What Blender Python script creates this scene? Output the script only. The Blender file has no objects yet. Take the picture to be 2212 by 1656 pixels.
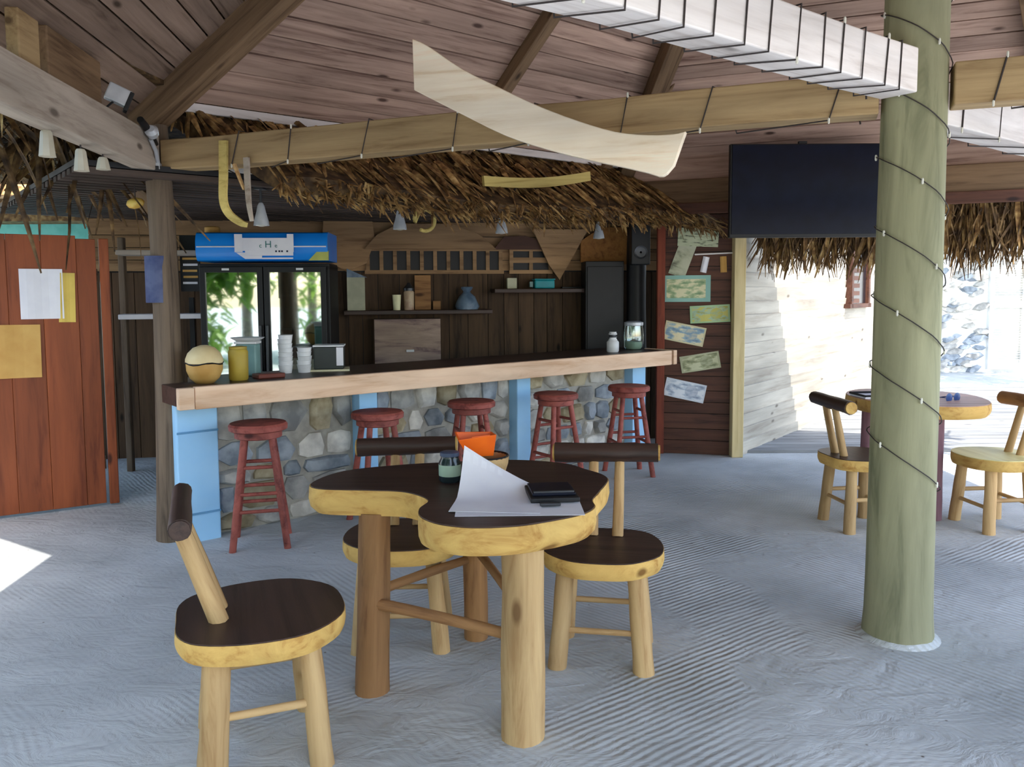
import bpy, math, random
from mathutils import Vector, Matrix, noise as mnoise
random.seed(7)
scene = bpy.context.scene
COL = scene.collection

# ------------------------------------------------------------------ camera, world, sun, exposure
cam_d = bpy.data.cameras.new('camera'); cam = bpy.data.objects.new('camera', cam_d); COL.objects.link(cam)
cam_d.sensor_width = 36.0; cam_d.lens = 36.0*1750/2212; cam_d.shift_y = -60/2212; cam_d.clip_start = 0.05; cam_d.clip_end = 400
_p = math.radians(4.5); _r = 0.006
_f = Vector((0, math.cos(_p), -math.sin(_p))); _u0 = Vector((0, math.sin(_p), math.cos(_p))); _r0 = Vector((1, 0, 0))
_R = _r0*math.cos(_r) - _u0*math.sin(_r); _U = _r0*math.sin(_r) + _u0*math.cos(_r)
_m = Matrix((_R, _U, -_f)).transposed().to_4x4(); _m.translation = (0, 0, 1.47)
cam.matrix_world = _m
scene.camera = cam

SUN_EL = math.radians(57); SUN_H = Vector((0.34, -0.94)).normalized()
sun_d = bpy.data.lights.new('sun', 'SUN'); sun_d.energy = 4.4; sun_d.angle = math.radians(0.53); sun_d.color = (1.0, 0.955, 0.88)
sun = bpy.data.objects.new('sun', sun_d); COL.objects.link(sun)
_s = Vector((SUN_H.x*math.cos(SUN_EL), SUN_H.y*math.cos(SUN_EL), math.sin(SUN_EL)))
sun.rotation_euler = _s.to_track_quat('Z', 'Y').to_euler(); sun.location = (3, -8, 14)
world = bpy.data.worlds.new('world'); scene.world = world; world.use_nodes = True
_nt = world.node_tree; _nt.nodes.clear()
_o = _nt.nodes.new('ShaderNodeOutputWorld'); _b = _nt.nodes.new('ShaderNodeBackground'); _k = _nt.nodes.new('ShaderNodeTexSky')
_k.sky_type = 'NISHITA'; _k.sun_disc = False; _k.sun_elevation = SUN_EL; _k.sun_rotation = math.atan2(SUN_H.x, SUN_H.y)
_k.air_density = 1.0; _k.dust_density = 1.6; _k.ozone_density = 1.0
_nt.links.new(_k.outputs[0], _b.inputs[0]); _b.inputs[1].default_value = 0.33
_nt.links.new(_b.outputs[0], _o.inputs[0])
scene.view_settings.view_transform = 'Standard'; scene.view_settings.look = 'None'
scene.view_settings.gamma = 1.0; scene.view_settings.use_curve_mapping = False
scene.view_settings.exposure = 0.95

# ------------------------------------------------------------------ helpers: colour and materials
def lin(c):
    c /= 255.0
    return c/12.92 if c <= 0.04045 else ((c+0.055)/1.055)**2.4
def S(r, g, b): return (lin(r), lin(g), lin(b), 1.0)
def newmat(name):
    m = bpy.data.materials.new(name); m.use_nodes = True
    nt = m.node_tree; b = nt.nodes['Principled BSDF']
    return m, nt, b
def N(nt, t, **kw):
    n = nt.nodes.new(t)
    for k, v in kw.items(): setattr(n, k, v)
    return n
def ramp(nt, stops):
    r = N(nt, 'ShaderNodeValToRGB'); e = r.color_ramp.elements
    while len(e) < len(stops): e.new(0.5)
    for i, (p, c) in enumerate(stops): e[i].position = p; e[i].color = c
    return r
def objcoord(nt, scale, rnd=True):
    tc = N(nt, 'ShaderNodeTexCoord'); oi = N(nt, 'ShaderNodeObjectInfo'); mp = N(nt, 'ShaderNodeMapping')
    mp.inputs['Scale'].default_value = scale
    if rnd:
        mul = N(nt, 'ShaderNodeVectorMath', operation='SCALE'); mul.inputs[0].default_value = (37.0, 23.0, 51.0)
        nt.links.new(oi.outputs['Random'], mul.inputs['Scale'])
        nt.links.new(mul.outputs[0], mp.inputs['Location'])
    nt.links.new(tc.outputs['Object'], mp.inputs['Vector'])
    return mp, oi, tc
def wood(name, light, dark, axis='X', grain=16.0, along=0.9, rough=0.75, var=0.25, bump=0.15, knots=True):
    m, nt, b = newmat(name)
    sc = {'X': (along, grain, grain), 'Y': (grain, along, grain), 'Z': (grain, grain, along)}[axis]
    mp, oi, tc = objcoord(nt, sc)
    n1 = N(nt, 'ShaderNodeTexNoise'); n1.inputs['Scale'].default_value = 1.6; n1.inputs['Detail'].default_value = 5; n1.inputs['Roughness'].default_value = 0.65; n1.inputs['Distortion'].default_value = 0.6
    nt.links.new(mp.outputs[0], n1.inputs['Vector'])
    r = ramp(nt, [(0.30, dark), (0.47, tuple(0.35*a+0.65*c for a, c in zip(dark, light))), (0.68, light)])
    nt.links.new(n1.outputs['Fac'], r.inputs[0])
    # broad stains with their own shape
    n2 = N(nt, 'ShaderNodeTexNoise'); n2.inputs['Scale'].default_value = 2.2; n2.inputs['Detail'].default_value = 3
    mp2, _, _ = objcoord(nt, tuple(0.35 if i == 'XYZ'.index(axis) else 1.6 for i in range(3)))
    nt.links.new(mp2.outputs[0], n2.inputs['Vector'])
    h = N(nt, 'ShaderNodeHueSaturation'); nt.links.new(r.outputs[0], h.inputs['Color'])
    a = N(nt, 'ShaderNodeMapRange'); a.inputs[1].default_value = 0.3; a.inputs[2].default_value = 0.7; a.inputs[3].default_value = 0.72; a.inputs[4].default_value = 1.2
    nt.links.new(n2.outputs['Fac'], a.inputs[0])
    v = N(nt, 'ShaderNodeMapRange'); v.inputs[3].default_value = 1-var; v.inputs[4].default_value = 1+var; nt.links.new(oi.outputs['Random'], v.inputs[0])
    mu = N(nt, 'ShaderNodeMath', operation='MULTIPLY'); nt.links.new(a.outputs[0], mu.inputs[0]); nt.links.new(v.outputs[0], mu.inputs[1])
    nt.links.new(mu.outputs[0], h.inputs['Value'])
    col = h.outputs[0]
    if knots:
        vo = N(nt, 'ShaderNodeTexVoronoi'); vo.inputs['Scale'].default_value = 1.0
        mp3, _, _ = objcoord(nt, tuple(2.0 if i == 'XYZ'.index(axis) else 5.0 for i in range(3)))
        nt.links.new(mp3.outputs[0], vo.inputs['Vector'])
        kr = ramp(nt, [(0.05, (1, 1, 1, 1)), (0.11, (0, 0, 0, 1))]); nt.links.new(vo.outputs['Distance'], kr.inputs[0])
        mx = N(nt, 'ShaderNodeMix', data_type='RGBA'); nt.links.new(kr.outputs[0], mx.inputs[0]); nt.links.new(col, mx.inputs[6])
        mx.inputs[7].default_value = tuple(0.5*c for c in dark[:3])+(1,)
        col = mx.outputs[2]
    nt.links.new(col, b.inputs['Base Color'])
    b.inputs['Roughness'].default_value = rough; b.inputs['Specular IOR Level'].default_value = 0.3
    if bump:
        bm = N(nt, 'ShaderNodeBump'); bm.inputs['Strength'].default_value = bump; bm.inputs['Distance'].default_value = 0.01
        nt.links.new(n1.outputs['Fac'], bm.inputs['Height']); nt.links.new(bm.outputs[0], b.inputs['Normal'])
    return m
def plain(name, c, rough=0.6, metal=0.0, c2=None, scale=8.0, bump=0.0, spec=0.4, var=0.0):
    m, nt, b = newmat(name)
    b.inputs['Roughness'].default_value = rough; b.inputs['Metallic'].default_value = metal; b.inputs['Specular IOR Level'].default_value = spec
    c2 = c2 or tuple(0.8*x for x in c[:3])+(1,)
    mp, oi, tc = objcoord(nt, (1, 1, 1)); n = N(nt, 'ShaderNodeTexNoise'); n.inputs['Scale'].default_value = scale; n.inputs['Detail'].default_value = 4
    nt.links.new(mp.outputs[0], n.inputs['Vector'])
    r = ramp(nt, [(0.35, c2), (0.62, c)]); nt.links.new(n.outputs['Fac'], r.inputs[0]); col = r.outputs[0]
    if var:
        h = N(nt, 'ShaderNodeHueSaturation'); nt.links.new(col, h.inputs['Color'])
        v = N(nt, 'ShaderNodeMapRange'); v.inputs[3].default_value = 1-var; v.inputs[4].default_value = 1+var; nt.links.new(oi.outputs['Random'], v.inputs[0]); nt.links.new(v.outputs[0], h.inputs['Value']); col = h.outputs[0]
    nt.links.new(col, b.inputs['Base Color'])
    if bump:
        bm = N(nt, 'ShaderNodeBump'); bm.inputs['Strength'].default_value = bump; bm.inputs['Distance'].default_value = 0.02
        nt.links.new(n.outputs['Fac'], bm.inputs['Height']); nt.links.new(bm.outputs[0], b.inputs['Normal'])
    return m
def thatch_mat(name, cols):
    m, nt, b = newmat(name)
    mp, oi, tc = objcoord(nt, (1, 1, 1)); n = N(nt, 'ShaderNodeTexNoise'); n.inputs['Scale'].default_value = 14; n.inputs['Detail'].default_value = 5
    nt.links.new(mp.outputs[0], n.inputs['Vector'])
    r = ramp(nt, [(0.30, cols[0]), (0.45, cols[1]), (0.58, cols[2]), (0.72, cols[3])]); nt.links.new(n.outputs['Fac'], r.inputs[0])
    h = N(nt, 'ShaderNodeHueSaturation'); nt.links.new(r.outputs[0], h.inputs['Color'])
    v = N(nt, 'ShaderNodeMapRange'); v.inputs[3].default_value = 0.55; v.inputs[4].default_value = 1.45; nt.links.new(oi.outputs['Random'], v.inputs[0]); nt.links.new(v.outputs[0], h.inputs['Value'])
    nt.links.new(h.outputs[0], b.inputs['Base Color']); b.inputs['Roughness'].default_value = 0.7; b.inputs['Specular IOR Level'].default_value = 0.25
    return m
def leaf_mat(name, c, c2):
    m, nt, b = newmat(name)
    mp, oi, tc = objcoord(nt, (1, 1, 1)); n = N(nt, 'ShaderNodeTexNoise'); n.inputs['Scale'].default_value = 3.0
    nt.links.new(mp.outputs[0], n.inputs['Vector']); r = ramp(nt, [(0.35, c2), (0.65, c)]); nt.links.new(n.outputs['Fac'], r.inputs[0])
    nt.links.new(r.outputs[0], b.inputs['Base Color']); b.inputs['Roughness'].default_value = 0.5
    tr = N(nt, 'ShaderNodeBsdfTranslucent'); nt.links.new(r.outputs[0], tr.inputs[0]); mx = N(nt, 'ShaderNodeMixShader'); mx.inputs[0].default_value = 0.4
    nt.links.new(b.outputs[0], mx.inputs[1]); nt.links.new(tr.outputs[0], mx.inputs[2]); nt.links.new(mx.outputs[0], nt.nodes['Material Output'].inputs[0])
    return m
def glass_mat(name, refl=0.58, tint=(0.8, 0.9, 0.85, 1)):
    m, nt, b = newmat(name); nt.nodes.remove(b)
    g = N(nt, 'ShaderNodeBsdfGlossy'); g.inputs['Roughness'].default_value = 0.03; g.inputs[0].default_value = (0.95, 1, 0.93, 1)
    t = N(nt, 'ShaderNodeBsdfTransparent'); t.inputs[0].default_value = tint
    mx = N(nt, 'ShaderNodeMixShader'); mx.inputs[0].default_value = refl
    nt.links.new(t.outputs[0], mx.inputs[1]); nt.links.new(g.outputs[0], mx.inputs[2]); nt.links.new(mx.outputs[0], nt.nodes['Material Output'].inputs[0])
    return m
def sand_mat():
    m, nt, b = newmat('raked_sand')
    tc = N(nt, 'ShaderNodeTexCoord')
    n = N(nt, 'ShaderNodeTexNoise'); n.inputs['Scale'].default_value = 1.3; n.inputs['Detail'].default_value = 8; nt.links.new(tc.outputs['Object'], n.inputs['Vector'])
    r = ramp(nt, [(0.3, S(166, 170, 170)), (0.7, S(208, 211, 210))]); nt.links.new(n.outputs['Fac'], r.inputs[0])
    # scattered dark specks: bits of leaf and coral
    vo = N(nt, 'ShaderNodeTexVoronoi'); vo.inputs['Scale'].default_value = 7.0; nt.links.new(tc.outputs['Object'], vo.inputs['Vector'])
    kr = ramp(nt, [(0.02, (1, 1, 1, 1)), (0.05, (0, 0, 0, 1))]); nt.links.new(vo.outputs['Distance'], kr.inputs[0])
    mx = N(nt, 'ShaderNodeMix', data_type='RGBA'); nt.links.new(kr.outputs[0], mx.inputs[0]); nt.links.new(r.outputs[0], mx.inputs[6]); mx.inputs[7].default_value = S(120, 112, 104)
    nt.links.new(mx.outputs[2], b.inputs['Base Color']); b.inputs['Roughness'].default_value = 0.95; b.inputs['Specular IOR Level'].default_value = 0.1
    # rake marks in two directions, swapped by a large noise, over footprints
    heights = []
    for rot, sc in ((0.95, 21.0), (-0.85, 24.0), (2.5, 20.0)):
        mp = N(nt, 'ShaderNodeMapping'); mp.inputs['Rotation'].default_value = (0, 0, rot); nt.links.new(tc.outputs['Object'], mp.inputs[0])
        w = N(nt, 'ShaderNodeTexWave', wave_type='BANDS', bands_direction='X'); w.inputs['Scale'].default_value = sc/ 2.0; w.inputs['Distortion'].default_value = 3.0; w.inputs['Detail'].default_value = 3; w.inputs['Detail Scale'].default_value = 0.35
        nt.links.new(mp.outputs[0], w.inputs['Vector']); heights.append(w.outputs['Fac'])
    sel = N(nt, 'ShaderNodeTexNoise'); sel.inputs['Scale'].default_value = 0.8; sel.inputs['Detail'].default_value = 1; nt.links.new(tc.outputs['Object'], sel.inputs['Vector'])
    sr = ramp(nt, [(0.44, (0, 0, 0, 1)), (0.5, (1, 1, 1, 1))]); nt.links.new(sel.outputs['Fac'], sr.inputs[0])
    m1 = N(nt, 'ShaderNodeMix', data_type='FLOAT'); nt.links.new(sr.outputs[0], m1.inputs[0]); nt.links.new(heights[0], m1.inputs[2]); nt.links.new(heights[1], m1.inputs[3])
    sel2 = N(nt, 'ShaderNodeTexNoise'); sel2.inputs['Scale'].default_value = 1.1; sel2.inputs['Detail'].default_value = 1
    mpo = N(nt, 'ShaderNodeMapping'); mpo.inputs['Location'].default_value = (13, 5, 2); nt.links.new(tc.outputs['Object'], mpo.inputs[0]); nt.links.new(mpo.outputs[0], sel2.inputs['Vector'])
    sr2 = ramp(nt, [(0.5, (0, 0, 0, 1)), (0.56, (1, 1, 1, 1))]); nt.links.new(sel2.outputs['Fac'], sr2.inputs[0])
    m2 = N(nt, 'ShaderNodeMix', data_type='FLOAT'); nt.links.new(sr2.outputs[0], m2.inputs[0]); nt.links.new(m1.outputs[0], m2.inputs[2]); nt.links.new(heights[2], m2.inputs[3])
    fp = N(nt, 'ShaderNodeTexNoise'); fp.inputs['Scale'].default_value = 5.0; fp.inputs['Detail'].default_value = 7; fp.inputs['Roughness'].default_value = 0.6; fp.inputs['Distortion'].default_value = 1.0; mpf = N(nt, 'ShaderNodeMapping'); mpf.inputs['Scale'].default_value = (1.0, 1.7, 1); mpf.inputs['Rotation'].default_value = (0, 0, 0.3); nt.links.new(tc.outputs['Object'], mpf.inputs[0]); nt.links.new(mpf.outputs[0], fp.inputs['Vector'])
    msk = N(nt, 'ShaderNodeTexNoise'); msk.inputs['Scale'].default_value = 0.9; msk.inputs['Detail'].default_value = 2
    mpm = N(nt, 'ShaderNodeMapping'); mpm.inputs['Location'].default_value = (3, 21, 7); nt.links.new(tc.outputs['Object'], mpm.inputs[0]); nt.links.new(mpm.outputs[0], msk.inputs['Vector'])
    sx_ = N(nt, 'ShaderNodeSeparateXYZ'); nt.links.new(tc.outputs['Object'], sx_.inputs[0])
    gx = N(nt, 'ShaderNodeMapRange'); gx.inputs[1].default_value = -1.5; gx.inputs[2].default_value = 1.8; gx.inputs[3].default_value = -0.16; gx.inputs[4].default_value = 0.12; nt.links.new(sx_.outputs[0], gx.inputs[0])
    gs = N(nt, 'ShaderNodeMath', operation='ADD'); nt.links.new(msk.outputs['Fac'], gs.inputs[0]); nt.links.new(gx.outputs[0], gs.inputs[1])
    mr = ramp(nt, [(0.38, (0.05, 0.05, 0.05, 1)), (0.62, (0.9, 0.9, 0.9, 1))]); nt.links.new(gs.outputs[0], mr.inputs[0])
    am = N(nt, 'ShaderNodeMath', operation='MULTIPLY'); nt.links.new(m2.outputs[0], am.inputs[0]); nt.links.new(mr.outputs[0], am.inputs[1])
    ad = N(nt, 'ShaderNodeMath', operation='MULTIPLY_ADD'); nt.links.new(fp.outputs['Fac'], ad.inputs[0]); ad.inputs[1].default_value = 3.2; nt.links.new(am.outputs[0], ad.inputs[2])
    bm = N(nt, 'ShaderNodeBump'); bm.inputs['Strength'].default_value = 0.55; bm.inputs['Distance'].default_value = 0.011
    nt.links.new(ad.outputs[0], bm.inputs['Height']); nt.links.new(bm.outputs[0], b.inputs['Normal'])
    return m
def note_mat(name, w, h, border, c1, c2, c3, bands=9.0, frame=0.84, portrait=True):
    m, nt, b = newmat(name); tc = N(nt, 'ShaderNodeTexCoord'); sp = N(nt, 'ShaderNodeSeparateXYZ'); nt.links.new(tc.outputs['Object'], sp.inputs[0])
    def M(op, a, c=None):
        n = N(nt, 'ShaderNodeMath', operation=op)
        for i, q in enumerate((a, c)):
            if q is None: continue
            if isinstance(q, (int, float)): n.inputs[i].default_value = q
            else: nt.links.new(q, n.inputs[i])
        return n.outputs[0]
    ax = M('DIVIDE', M('ABSOLUTE', sp.outputs['X']), w/2); ay = M('DIVIDE', M('ABSOLUTE', sp.outputs['Z']), h/2)
    edge = M('GREATER_THAN', M('MAXIMUM', ax, M('ADD', M('MULTIPLY', ay, frame/(frame-0.1)), -0.02)), frame)
    wv = N(nt, 'ShaderNodeTexNoise'); mp = N(nt, 'ShaderNodeMapping'); mp.inputs['Scale'].default_value = (11, 1, bands*3.2); nt.links.new(tc.outputs['Object'], mp.inputs[0]); nt.links.new(mp.outputs[0], wv.inputs['Vector']); wv.inputs['Scale'].default_value = 1.0; wv.inputs['Detail'].default_value = 3
    r = ramp(nt, [(0.34, c3), (0.46, c2), (0.56, c1)]); nt.links.new(wv.outputs['Fac'], r.inputs[0]); col = r.outputs[0]
    if portrait:
        dx = M('DIVIDE', M('ADD', sp.outputs['X'], -0.16*w), 0.16*w); dz = M('DIVIDE', sp.outputs['Z'], 0.33*h)
        c = M('LESS_THAN', M('ADD', M('MULTIPLY', dx, dx), M('MULTIPLY', dz, dz)), 1.0)
        mx = N(nt, 'ShaderNodeMix', data_type='RGBA'); nt.links.new(M('MULTIPLY', c, 0.45), mx.inputs[0]); nt.links.new(col, mx.inputs[6]); mx.inputs[7].default_value = c3; col = mx.outputs[2]
    mx = N(nt, 'ShaderNodeMix', data_type='RGBA'); nt.links.new(edge, mx.inputs[0]); nt.links.new(col, mx.inputs[6]); mx.inputs[7].default_value = border
    nt.links.new(mx.outputs[2], b.inputs['Base Color']); b.inputs['Roughness'].default_value = 0.6
    return m

# ------------------------------------------------------------------ helpers: meshes and objects
class MB:
    def __init__(s): s.v = []; s.f = []
    def add(s, vs, fs):
        o = len(s.v); s.v += [tuple(p) for p in vs]; s.f += [tuple(i+o for i in f) for f in fs]; return s
    def box(s, cx, cy, cz, sx, sy, sz, M=None):
        P = [Vector((cx+a*sx/2, cy+b*sy/2, cz+c*sz/2)) for a in (-1, 1) for b in (-1, 1) for c in (-1, 1)]
        if M is not None: P = [M @ p for p in P]
        return s.add(P, [(0, 1, 3, 2), (4, 6, 7, 5), (0, 4, 5, 1), (2, 3, 7, 6), (0, 2, 6, 4), (1, 5, 7, 3)])
    def prism(s, pts, z0, z1, M=None, inset=0.0):
        n = len(pts); cx = sum(p[0] for p in pts)/n; cy = sum(p[1] for p in pts)/n
        up = [(cx+(x-cx)*(1-inset), cy+(y-cy)*(1-inset), z1) for x, y in pts]
        P = [Vector((x, y, z0)) for x, y in pts] + [Vector(p) for p in up]
        if M is not None: P = [M @ p for p in P]
        return s.add(P, [tuple(range(n-1, -1, -1)), tuple(range(n, 2*n))] + [(i, (i+1) % n, n+(i+1) % n, n+i) for i in range(n)])
    def tube(s, pts, rad, seg=8, cap=True):
        pts = [Vector(p) for p in pts]; n = len(pts)
        rad = [rad]*n if isinstance(rad, (int, float)) else rad
        vs = []; prev = None
        for i, p in enumerate(pts):
            t = (pts[min(i+1, n-1)] - pts[max(i-1, 0)]).normalized()
            if prev is None:
                a = t.orthogonal().normalized()
            else:
                a = prev - t*prev.dot(t)
                a = a.normalized() if a.length > 1e-5 else t.orthogonal().normalized()
            prev = a; b = t.cross(a)
            for k in range(seg):
                w = 2*math.pi*k/seg; vs.append(p + (a*math.cos(w)+b*math.sin(w))*rad[i])
        fs = [(i*seg+k, i*seg+(k+1) % seg, (i+1)*seg+(k+1) % seg, (i+1)*seg+k) for i in range(n-1) for k in range(seg)]
        if cap: fs += [tuple(range(seg-1, -1, -1)), tuple((n-1)*seg+k for k in range(seg))]
        return s.add(vs, fs)
    def lathe(s, prof, seg=20, c=(0, 0, 0), cap=True):
        vs = [(c[0]+r*math.cos(2*math.pi*k/seg), c[1]+r*math.sin(2*math.pi*k/seg), c[2]+z) for r, z in prof for k in range(seg)]
        n = len(prof); fs = [(i*seg+k, i*seg+(k+1) % seg, (i+1)*seg+(k+1) % seg, (i+1)*seg+k) for i in range(n-1) for k in range(seg)]
        if cap: fs += [tuple(range(seg-1, -1, -1)), tuple((n-1)*seg+k for k in range(seg))]
        return s.add(vs, fs)
    def mesh(s, name, smooth=None):
        me = bpy.data.meshes.new(name); me.from_pydata(s.v, [], s.f); me.validate(); me.update()
        if smooth is not None:
            me.polygons.foreach_set('use_smooth', [True]*len(me.polygons)); me.set_sharp_from_angle(angle=math.radians(smooth))
        return me
    def build(s, name, mat, parent=None, M=None, smooth=None, bevel=0.0):
        return obj(name, s.mesh(name, smooth), mat, parent, M, bevel)
def obj(name, me, mat, parent=None, M=None, bevel=0.0):
    if mat is not None and not me.materials: me.materials.append(mat)
    o = bpy.data.objects.new(name, me); COL.objects.link(o)
    if parent is not None: o.parent = parent
    if M is not None: o.matrix_basis = M
    if bevel:
        b = o.modifiers.new('bevel', 'BEVEL'); b.width = bevel; b.segments = 2; b.limit_method = 'ANGLE'
    return o
def tag(o, label=None, cat=None, group=None, kind=None):
    if label: o['label'] = label
    if cat: o['category'] = cat
    if group: o['group'] = group
    if kind: o['kind'] = kind
    return o
def thing(name, label, cat, loc=(0, 0, 0), rz=0.0, group=None):
    o = bpy.data.objects.new(name, None); COL.objects.link(o); o.empty_display_size = 0.1
    o.location = loc; o.rotation_euler = (0, 0, rz)
    o.matrix_basis = Matrix.Translation(loc) @ Matrix.Rotation(rz, 4, 'Z')
    return tag(o, label, cat, group)
def copy_tree(o, parent=None):
    c = o.copy(); COL.objects.link(c); c.parent = parent
    for ch in list(o.children): copy_tree(ch, c)
    return c
def wm(o): return o.matrix_basis.copy() if o.parent is None else wm(o.parent) @ o.matrix_basis
def frame(p0, p1, up=(0, 0, 1)):
    p0 = Vector(p0); x = (Vector(p1)-p0).normalized(); u = Vector(up)
    if abs(x.dot(u)) > 0.98: u = Vector((0, 1, 0))
    y = u.cross(x).normalized(); z = x.cross(y)
    m = Matrix((x, y, z)).transposed().to_4x4(); m.translation = p0; return m
def local(parent, M): return wm(parent).inverted() @ M if parent is not None else M
def beam(name, p0, p1, w, h, mat, parent=None, up=(0, 0, 1), bevel=0.006, nseg=1, wob=0.0):
    L = (Vector(p1)-Vector(p0)).length; mb = MB(); seg = max(1, nseg); vs = []
    for i in range(seg+1):
        x = L*i/seg; dy = wob*(random.random()-0.5); dz = wob*(random.random()-0.5)
        vs += [(x, -w/2+dy, -h/2+dz), (x, w/2+dy, -h/2+dz), (x, w/2+dy, h/2+dz), (x, -w/2+dy, h/2+dz)]
    fs = [(0, 3, 2, 1), tuple(4*seg+k for k in range(4))] + [(4*i+k, 4*i+(k+1) % 4, 4*i+4+(k+1) % 4, 4*i+4+k) for i in range(seg) for k in range(4)]
    mb.add(vs, fs); return mb.build(name, mat, parent, local(parent, frame(p0, p1, up)), bevel=bevel)
def log(name, p0, p1, r0, r1, mat, parent=None, seg=12, rings=7, wob=0.06, bend=0.0):
    L = (Vector(p1)-Vector(p0)).length; mb = MB(); sd = random.random()*90; vs = []
    for i in range(rings):
        t = i/(rings-1); r = r0+(r1-r0)*t; oy = bend*math.sin(math.pi*t)
        for k in range(seg):
            a = 2*math.pi*k/seg; q = 1+wob*mnoise.noise((math.cos(a)*1.3+sd, math.sin(a)*1.3, t*3+sd))*1.6
            vs.append((L*t, r*q*math.cos(a)+oy, r*q*math.sin(a)))
    fs = [(i*seg+k, i*seg+(k+1) % seg, (i+1)*seg+(k+1) % seg, (i+1)*seg+k) for i in range(rings-1) for k in range(seg)]
    fs += [tuple(range(seg-1, -1, -1)), tuple((rings-1)*seg+k for k in range(seg))]
    mb.add(vs, fs); return mb.build(name, mat, parent, local(parent, frame(p0, p1)), smooth=50)
def smooth_loop(pts, n=6):
    out = []; m = len(pts)
    for i in range(m):
        a, b, c, d = (Vector(pts[(i+k-1) % m]) for k in range(4))
        for j in range(n):
            t = j/n
            out.append(0.5*((2*b)+(c-a)*t+(2*a-5*b+4*c-d)*t*t+(3*b-a-3*c+d)*t**3))
    return [(p[0], p[1]) for p in out]
def spline(pts, n=8):
    out = []; P = [Vector(p) for p in pts]; P = [2*P[0]-P[1]]+P+[2*P[-1]-P[-2]]
    for i in range(1, len(P)-2):
        a, b, c, d = P[i-1:i+3]
        for j in range(n):
            t = j/n; out.append(0.5*((2*b)+(c-a)*t+(2*a-5*b+4*c-d)*t*t+(3*b-a-3*c+d)*t**3))
    out.append(P[-2]); return out
def blade(L, w, curl, fold=0.25, seg=3, twist=0.0):
    """a dry palm leaf along +x, drooping by curl, as verts and faces"""
    vs = []; fs = []
    for i in range(seg+1):
        t = i/seg; ww = w*(0.55+0.9*t-1.35*t*t)*0.9+0.002; z = -curl*t*t; tw = twist*t
        c, s_ = math.cos(tw), math.sin(tw)
        for k in (-1, 0, 1): vs.append((L*t, k*ww*c, z+(abs(k)*-fold*ww+k*ww*s_)))
    for i in range(seg):
        for k in range(2): a = 3*i+k; fs.append((a, a+3, a+4, a+1))
    return vs, fs
def leaf_meshes(name, n, L, w, curl):
    out = []
    for i in range(n):
        mb = MB(); mb.add(*blade(random.uniform(*L), random.uniform(*w), random.uniform(*curl), random.uniform(0.1, 0.5), 4, random.uniform(-0.6, 0.6))); out.append(mb.mesh(name))
    return out
def text_mesh(txt, size, mat, extr=0.001):
    cu = bpy.data.curves.new('txt', 'FONT'); cu.body = txt; cu.size = size; cu.extrude = extr; cu.align_x = 'CENTER'; cu.align_y = 'CENTER'; cu.resolution_u = 3
    o = bpy.data.objects.new('txt', cu); COL.objects.link(o); dg = bpy.context.evaluated_depsgraph_get()
    me = bpy.data.meshes.new_from_object(o.evaluated_get(dg)); bpy.data.objects.remove(o); me.materials.clear(); return me

# ------------------------------------------------------------------ materials
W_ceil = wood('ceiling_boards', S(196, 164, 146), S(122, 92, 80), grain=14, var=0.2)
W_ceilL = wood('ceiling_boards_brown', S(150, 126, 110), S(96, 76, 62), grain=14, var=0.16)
W_hip = wood('rafter_brown', S(140, 112, 84), S(88, 66, 46), grain=18, var=0.1)
W_beam = wood('beam_tan', S(184, 156, 114), S(136, 108, 74), grain=13, var=0.06)
W_white = wood('beam_whitewashed', S(244, 236, 232), S(206, 194, 188), grain=11, var=0.05)
W_grey = wood('beam_grey', S(196, 182, 166), S(146, 130, 116), grain=12, var=0.05)
W_post = wood('post_green_grey', S(182, 180, 146), S(136, 136, 106), grain=9, along=0.5, var=0.02, bump=0.25)
W_dpost = wood('post_dark', S(122, 104, 86), S(70, 58, 48), grain=14, var=0.06)
W_plank = wood('plank_pale', S(255, 240, 218), S(230, 204, 170), grain=12, var=0.04)
W_yel = wood('batten_yellow', S(206, 184, 112), S(164, 140, 74), grain=20, var=0.04)
W_edge = wood('live_edge_yellow', S(226, 186, 108), S(178, 128, 62), grain=9, along=3.0, var=0.08)
W_log = wood('peeled_log', S(206, 172, 122), S(154, 114, 70), grain=11, along=1.2, var=0.14)
W_logd = wood('peeled_log_brown', S(166, 122, 78), S(108, 72, 44), grain=11, along=1.2, var=0.1)
W_dark = wood('dark_stain', S(74, 54, 46), S(40, 28, 24), grain=15, rough=0.42, var=0.06, knots=False)
W_red = wood('red_brown_panel', S(150, 78, 42), S(102, 46, 24), axis='Z', grain=9, along=0.7, var=0.08, rough=0.5)
W_stool = wood('worn_red_paint', S(172, 92, 80), S(92, 36, 34), grain=9, along=7.0, var=0.08, rough=0.55)
W_edgebar = wood('bar_edge', S(240, 208, 178), S(208, 164, 128), grain=8, var=0.03)
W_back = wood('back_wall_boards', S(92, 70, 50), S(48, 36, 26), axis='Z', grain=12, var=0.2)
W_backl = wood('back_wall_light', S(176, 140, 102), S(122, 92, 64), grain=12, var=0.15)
W_mahog = wood('mahogany_boards', S(98, 62, 46), S(60, 36, 28), grain=14, var=0.14, rough=0.55)
W_cream = wood('cream_post', S(226, 206, 156), S(196, 172, 120), axis='Z', grain=10, var=0.03)
W_siding = wood('siding_white', S(198, 190, 174), S(162, 150, 134), grain=9, along=0.6, var=0.05, bump=0.08)
W_deck = wood('deck_grey', S(150, 152, 152), S(112, 112, 112), grain=10, var=0.1)
W_blk = plain('black_paint', S(26, 24, 26), 0.5)
M_sand = sand_mat()
M_blue = plain('light_blue_paint', S(174, 220, 254), 0.55, c2=S(156, 208, 248), scale=2.5)
M_mortar = plain('mortar', S(178, 172, 160), 0.95, scale=20, bump=0.4)
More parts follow.
